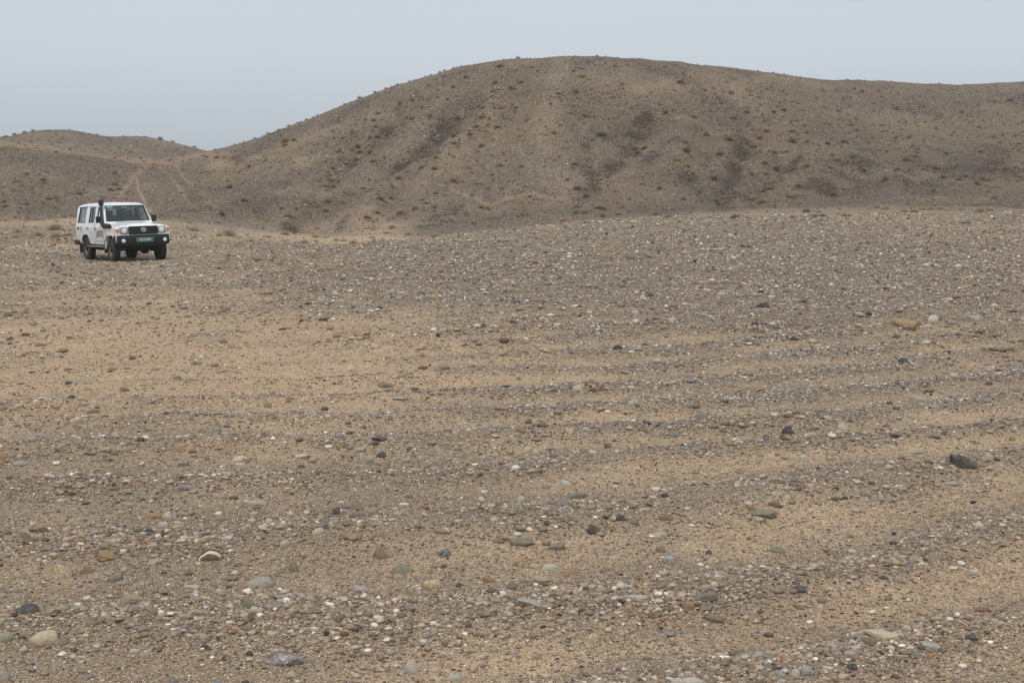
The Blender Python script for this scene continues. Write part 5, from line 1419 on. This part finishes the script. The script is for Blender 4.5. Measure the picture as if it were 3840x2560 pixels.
# (origin, scale, positions: x y width) read in enlarged crops of the photograph
SHRUBS = [((0, 460), .3401, "355 98 50;260 125 50;150 160 60;60 190 80;15 210 50;760 88 28;1070 148 40;1230 190 40;1345 165 30;1760 205 60;1895 225 50;2135 290 50;690 152 30;690 175 40;205 225 40;275 242 35;350 220 30;615 315 60;555 212 30;835 262 30;660 220 30;980 245 25;1055 290 45;1210 302 30;1315 275 30;1405 350 25;1550 385 50;1700 385 40;1500 235 35;1610 280 30;1715 303 30;1820 290 30;1440 320 45;2280 372 50;2235 360 40;770 292 50;1265 382 45;1770 380 35;300 555 60;430 565 45;480 620 80;490 655 70;350 720 50;160 740 50;240 750 40;355 770 45;715 565 35;475 708 35;1270 545 60;1185 495 30;1040 483 25;1210 725 90;1310 715 90;800 785 50;880 765 100;540 830 60;620 820 60;285 880 80;65 905 90;290 945 40;615 935 45;470 870 60;45 860 60;200 980 60;1145 825 55;1270 670 80"),
 ((0, 440), .5102, "405 800 100;265 800 50;130 830 70;180 800 40;285 850 80;415 855 90;505 855 60;15 850 40;120 870 60;1690 500 70;1795 605 60;1845 895 80;2095 845 70;2335 950 60;1425 810 90;1385 765 50;1600 765 50;1630 705 60;2070 660 40;2120 710 80;1680 840 120;1680 1010 60;2240 910 60;1900 1030 90;2335 810 50"),
 ((800, 440), .3401, "600 205 50;730 160 40;550 230 30;700 175 30;330 285 35;285 298 30;225 322 40;455 255 40;930 92 35;965 85 25;1025 62 45;1095 32 30;1140 15 35;825 135 50;40 430 80;245 370 40;800 245 110;890 240 60;790 300 70;685 265 40;560 430 40;495 470 45;1430 218 60;1250 312 50;1380 370 60;1235 485 45;1390 450 50;1530 150 40;1800 195 60;1790 100 50;1730 218 50;1600 310 60;1530 345 60;1610 365 80;1735 365 100;1320 550 60;1350 590 50;1555 525 55;1235 640 55;1300 685 70;1135 680 60;1390 700 60;1235 745 60;1320 755 80;1170 707 50;1255 600 45;1465 495 80;1580 455 80;1765 470 70;400 530 70;345 900 90;1660 770 70;1970 755 60;1990 595 90;2045 650 100;1815 835 50;1840 880 100;1955 865 90;1240 1010 90;1270 920 90;820 1060 100;755 990 60;910 995 60;95 1060 70;135 1115 50;460 1030 50;600 1120 60;35 1140 80;1695 1090 90;1800 1030 100;2070 1025 110;2120 1100 90;2230 1000 100;2300 545 60;1525 985 40;1700 950 40;1245 1100 40;1700 1210 90;1970 1200 100;1910 1255 90;780 1265 110;1130 1300 90;1230 1305 90;550 1215 50;470 1220 40;230 1218 60;200 1250 80;890 1275 50;1000 1355 100;1130 1355 70;1360 1340 90;1440 1345 80;1540 1370 90;1750 1310 90;2280 1190 80;2150 1270 90;605 1300 100;60 1290 80;130 1290 70;1370 1225 60;1755 1140 60"),
 ((1300, 200), .3827, "280 405 45;383 368 35;915 180 40;955 180 40;1045 148 35;1085 142 25;1125 135 25;822 215 30;770 228 25;660 268 20;130 470 50;535 312 30;495 330 40;615 290 30;440 355 30;950 218 50;1170 230 60;1500 115 70;1670 85 50;1735 130 30;1810 130 50;1660 160 40;1870 168 40;1455 280 60;1610 330 60;1650 345 50;1710 270 70;1440 362 60;1480 350 40;1430 408 40;1510 400 30;1560 402 35;1440 438 30;650 450 55;895 428 45;990 443 50;790 455 35;815 438 30;520 470 55;740 525 50;310 580 60;800 520 30;210 515 40;360 512 40;80 622 30;115 650 35;265 648 60;185 645 50;820 632 40;590 625 50;640 630 60;1085 622 75;1060 590 30;1330 610 80;1300 505 60;1345 470 40;1340 520 60;1450 528 50;1510 530 50;1660 520 60;1610 522 30;1475 710 80;1270 705 70;1385 690 60;1630 665 30;1090 760 60;1050 795 70;1205 785 60;1325 898 70;1060 870 60;750 910 60;300 805 70;285 712 50;230 820 40;55 762 40;115 762 30;560 770 40;110 905 60;1550 708 30;2030 765 60;2150 862 40;1955 712 40;2250 368 60;2070 380 70;2310 218 70;2220 168 50;2280 140 40;2310 145 40;2220 512 50;2330 600 60;1540 635 30;1400 630 35;1210 752 30;820 600 60;805 305 50;1050 320 60;680 385 40"),
 ((1500, 520), .3401, "900 65 70;845 138 60;250 85 80;230 125 60;430 135 80;400 195 90;600 35 60;845 235 50;1100 285 80;1340 295 80;760 315 60;245 305 80;380 320 90;80 355 60;1930 265 90;1835 25 50;590 455 100;695 470 50;1015 390 60;1205 458 60;1265 458 60;850 490 60;900 495 50;970 540 50;400 590 70;500 610 70;290 695 80;385 745 90;165 765 70;60 850 100;800 615 60;890 745 80;960 760 80;1130 545 50;1960 535 100;1850 440 70;1435 625 70;610 815 70;560 880 110;225 955 100;1810 880 110;1780 925 70;1950 800 100;2030 800 110;2220 750 120;2240 840 90;2040 915 70;1580 930 50;1400 900 70;690 735 50;2060 620 90;2180 750 90;1950 740 90;2290 410 60;1300 850 60;735 815 60;985 945 80;820 915 90"),
 ((2200, 200), .3401, "105 65 40;15 105 30;210 102 40;325 82 25;310 135 60;230 173 30;310 190 25;360 195 30;260 210 30;445 130 40;1030 300 100;1550 310 40;1595 428 60;1395 380 55;805 555 60;870 645 70;985 545 35;1300 395 60;1325 483 40;1440 488 35;1478 540 60;1660 520 30;1725 487 40;1890 478 50;1920 420 40;2030 365 40;2170 415 40;2125 535 50;2020 498 35;2105 580 40;2170 610 80;2060 635 70;1765 640 70;1730 597 30;1620 700 85;1785 765 60;1365 630 50;1300 630 45;710 725 70;1175 690 70;950 625 55;45 395 50;235 355 40;385 335 60;160 870 125;20 690 60;1315 885 90;1570 925 130;1835 1010 110;1985 840 90;2270 850 80;2260 950 110;1910 920 80;1080 960 90;65 945 60;640 1025 110;540 1030 80;1100 1045 80;400 640 35;235 710 40;560 575 40;1940 680 40;1850 700 50;2320 735 50"),
 ((2300, 520), .3401, "225 100 80;265 140 100;350 85 100;430 130 70;800 115 110;680 230 60;730 232 60;1180 145 110;1780 140 80;1850 140 60;1910 135 60;1110 425 110;1085 345 80;870 365 80;835 440 80;1520 375 80;1670 255 90;1790 315 110;1680 370 80;2140 280 80;1990 320 80;945 570 90;1185 570 60;770 655 80;1130 670 80;1640 680 120;1520 725 90;540 780 60;650 780 50;345 745 60;105 735 80;60 820 90;460 820 90;600 845 110;1200 750 80;1340 850 110;1100 790 60;1975 855 70;2130 785 110;2230 845 80;2310 840 80;1710 545 70;1760 545 70;1940 630 70;2040 505 110;1850 455 60;2190 420 80;510 540 70;325 495 60;820 290 70;180 660 60;860 195 50;350 875 70;2000 640 60"),
 ((3000, 280), .3571, "570 140 50;650 160 60;380 158 45;325 230 35;455 245 40;415 375 55;740 200 25;775 300 40;835 378 35;790 370 30;1000 350 60;1030 362 40;1190 402 40;1300 325 50;1405 358 35;1390 242 30;1430 120 30;1710 125 20;485 78 25;1695 385 55;1865 310 40;2045 278 45;2200 262 60;1870 540 60;2020 645 55;2135 622 50;2085 705 55;580 455 55;535 520 60;595 575 65;265 505 50;45 525 70;75 600 60;75 690 70;280 705 80;465 685 90;845 525 45;1020 645 60;1140 650 60;1080 668 40;750 655 45;1315 490 50;1065 575 45;1430 560 50;1590 635 50;1615 605 40;1240 768 60;1190 745 40;1540 815 70;1895 795 80;1210 850 60;1110 880 90;1170 905 40;840 790 50;745 785 50;340 835 70;545 845 80;390 880 90;315 960 85;1020 985 80;1340 955 60;1420 965 100;1300 985 60;2060 920 60;2130 920 60;2260 960 60;2300 795 50;2300 715 60;1240 950 50;65 950 80;1750 468 40;2340 490 50;660 985 70"),
 ((3040, 600), .3401, "575 100 80;1465 175 90;825 205 100;1640 200 80;1900 195 90;1830 245 100;1040 265 70;245 290 80;360 310 60;520 285 80;245 370 100;740 500 110;830 515 100;1040 545 110;1140 550 110;1230 520 120;1330 525 90;1420 520 110;1870 540 130;1970 530 130;2185 495 70;2030 405 80;1355 325 80;40 600 90;120 600 90;370 605 70;430 605 60;1505 125 60;1710 170 70;1225 240 60;130 310 60")]
SH = []
for (ox, oy), sc_, txt in SHRUBS:
    for q in txt.split(';'):
        a_, b_, w_ = map(float, q.split()); SH.append((ox + a_ * sc_, oy + b_ * sc_, w_ * sc_ * 1.12))
SH.sort(key=lambda q: -q[2])
keep = SH[:300]; extra = SH[300:]
def zone(u, v):
    sky = np.interp(u, [0, 130, 260, 380, 480, 600, 800, 980, 1143, 1306, 1404, 1551, 1714, 1878, 2090, 2286, 2531, 2776, 2939, 3167, 3347, 3510, 3840], [528, 492, 489, 514, 515, 525, 568, 519, 457, 391, 353, 309, 257, 231, 217, 219, 236, 265, 289, 310, 311, 325, 313])
    if u < 780 and v < np.interp(u, [0, 250, 560, 780], [538, 565, 600, 580]): return ('on the skyline of the far hill' if v < sky + 14 else 'on the slope of the far hill')
    if v > 830 and u < 290: return 'on valley floor left of vehicle'
    if v > 815 and u < 1560: return 'on valley floor just right of vehicle' if u < 900 else 'on valley floor below the tan gully' if u > 1200 else 'on valley floor between vehicle and tan gully'
    if u < 640: return 'on the near slope above the vehicle' if u > 300 else 'on the near slope left of the vehicle'
    if v < sky + 16: return 'on the skyline of the big hill'
    col = [(1000, 'at its left end'), (1250, 'on its left flank'), (1450, 'above the tan gully'), (1700, 'left of the pale spur'), (1950, 'on the pale spur'), (2250, 'below the summit'), (2500, 'right of the summit'),
           (2750, 'above long scree'), (3000, 'right of long scree'), (3300, 'on its right half'), (3600, 'near its right end'), (9999, 'at the right edge')]
    row = [(360, 'top'), (460, 'upper slope'), (560, 'middle'), (660, 'lower slope'), (740, 'base'), (9999, 'foot')]
    return f"on {next(n_ for m_, n_ in row if v < m_)} of big hill {next(n_ for m_, n_ in col if u < m_)}"
ORD = ['first', 'second', 'third', 'fourth', 'fifth', 'sixth', 'seventh', 'eighth', 'ninth', 'tenth', 'eleventh', 'twelfth', 'thirteenth', 'fourteenth', 'fifteenth', 'sixteenth', 'seventeenth', 'eighteenth', 'nineteenth', 'twentieth', 'twenty-first', 'twenty-second', 'twenty-third', 'twenty-fourth', 'twenty-fifth', 'twenty-sixth', 'twenty-seventh', 'twenty-eighth', 'twenty-ninth', 'thirtieth']
byz = {}
for i, (u, v, w) in enumerate(keep): byz.setdefault(zone(u, v), []).append(i)
labs = {}
for zn, ids in byz.items():
    ids.sort(key=lambda i: keep[i][0])
    if len(ids) > 30: print('ZONE', zn, len(ids)); ORD = ORD + [f'number {q}' for q in range(len(ORD) + 1, 90)]
    for k, i in enumerate(ids): labs[i] = f"{ORD[k]} dry shrub from left {zn}" if len(ids) > 1 else f"lone dry shrub {zn}"
SH_COL = ['#7a6650', '#826b52', '#6e604e', '#8a7055', '#757059']
SKYU = [0, 130, 260, 380, 480, 600, 800, 980, 1143, 1306, 1404, 1551, 1714, 1878, 2090, 2286, 2531, 2776, 2939, 3167, 3347, 3510, 3840]
SKYV = [528, 492, 489, 514, 515, 525, 568, 519, 457, 391, 353, 309, 257, 231, 217, 219, 236, 265, 289, 310, 311, 325, 313]
def crest_point(u):                     # the ground point that makes the skyline at u
    a, b = ray_uv(u, 500); j = int(np.searchsorted(TANS, a)); ok = (rad > 90) & (rad < 230); kk = int(np.argmin(np.where(ok, PV[:, j], 1e9)))
    x = rad[kk] * math.sin(az[ci][j]); y = rad[kk] * math.cos(az[ci][j]); return x, y, ground_z(x, y)
def shrub_xform(u, v, w, g_):
    x, y, z = crest_point(u) if v < np.interp(u, SKYU, SKYV) + 9 else ground_hit(u, v + 0.22 * w); r0 = w * 0.5 * y / F_PX * 1.12
    tanz = v > 812 or (u > 3200 and v > 745)
    c = np.array(srgb(SH_COL[g_.integers(0, 5)])) * g_.uniform(1.25, 1.75)
    if tanz: c = np.array(srgb('#ab9a80')) * g_.uniform(1.0, 1.25)
    return x, y, z, r0, c
g_ = np.random.default_rng(5)
for i, (u, v, w) in enumerate(keep):
    x, y, z, r0, c = shrub_xform(u, v, w, g_)
    o = bpy.data.objects.new('shrub', SH_M[g_.integers(0, 5)]); COL.objects.link(o)
    o.location = (x, y, z - 0.02); o.scale = (r0, r0 * g_.uniform(0.8, 1.1), r0 * g_.uniform(1.0, 1.35)); o.rotation_euler = (0, 0, g_.uniform(0, 6.28)); o.color = (*c, 1)
    tag(o, labs[i], 'shrub', 'dry shrubs scattered over the hills and valley floor', 'thing')
# smaller tufts between them
VV = []; FF = []; n0 = 0
sv, sf = shrub_mesh(9, 0.6, 90, 0.03)
small = [(u, v, w) for u, v, w in extra]
for _ in range(3000):
    u = g_.uniform(0, 3900); v = g_.uniform(330, 830)
    sky = np.interp(u, [0, 300, 800, 1143, 1400, 1714, 2090, 2500, 3000, 3840], [550, 575, 590, 480, 375, 280, 235, 250, 315, 330])
    if v > sky + 8 and not (v > 800 and u > 2300): small.append((u, v, 6 + 12 * g_.random() ** 2.5))
for u, v, w in small:
    x, y, z, r0, c = shrub_xform(u, v, w, g_)
    a = g_.uniform(0, 6.28); ca, sa = math.cos(a), math.sin(a)
    P = sv * r0 * np.array([1, 1, 1.4]); P = np.stack([P[:, 0] * ca - P[:, 1] * sa + x, P[:, 0] * sa + P[:, 1] * ca + y, P[:, 2] + z - 0.01], -1)
    VV.append(P); FF.append(sf + n0); n0 += len(P)
me = mesh_from('scrub', np.concatenate(VV), np.concatenate(FF).ravel(), 4, smooth=False); me.materials.append(MAT_SHRUB)
o = bpy.data.objects.new('scrub', me); COL.objects.link(o); o.color = (*[q * 1.45 for q in srgb('#776753')], 1); tag(o, 'small dry tufts dotted over the hillsides', 'scrub', kind='stuff')

# a few dry twigs lying on the gravel
for (u0, v0, u1, v1), lb in (((1022, 2156, 1078, 2110), 'pale dry twig lying beside the upright brown-grey stone'), ((1415, 1912, 1452, 1884), 'thin dry twig on the gravel behind the pointed grey cobble'), ((1360, 1727, 1410, 1712), 'bent dry twig in the stone row beside the dark round stone')):
    a = ground_hit(u0, v0); b = ground_hit(u1, v0 - 6); hz = (v0 - v1) * a[1] / F_PX * 0.6
    bm = bmesh.new(); pa = Vector(a) + Vector((0, 0, .006)); pb = Vector(b) + Vector((0, 0, .006 + hz)); mid = (pa + pb) / 2 + Vector((0.01, 0.0, 0.012))
    tube(bm, [pa, (pa + mid) / 2 + Vector((0, 0, .004)), mid, pb], [0.0028, 0.0026, 0.0022, 0.0012], 6); tube(bm, [mid, mid + (pb - pa) * 0.3 + Vector((-0.02, 0.01, 0.008))], [0.0016, 0.001], 5)
    o = bm_obj('twig', bm, mat('dry_twig', srgb('#b5a78e'), 0.9)); tag(o, lb, 'twig')
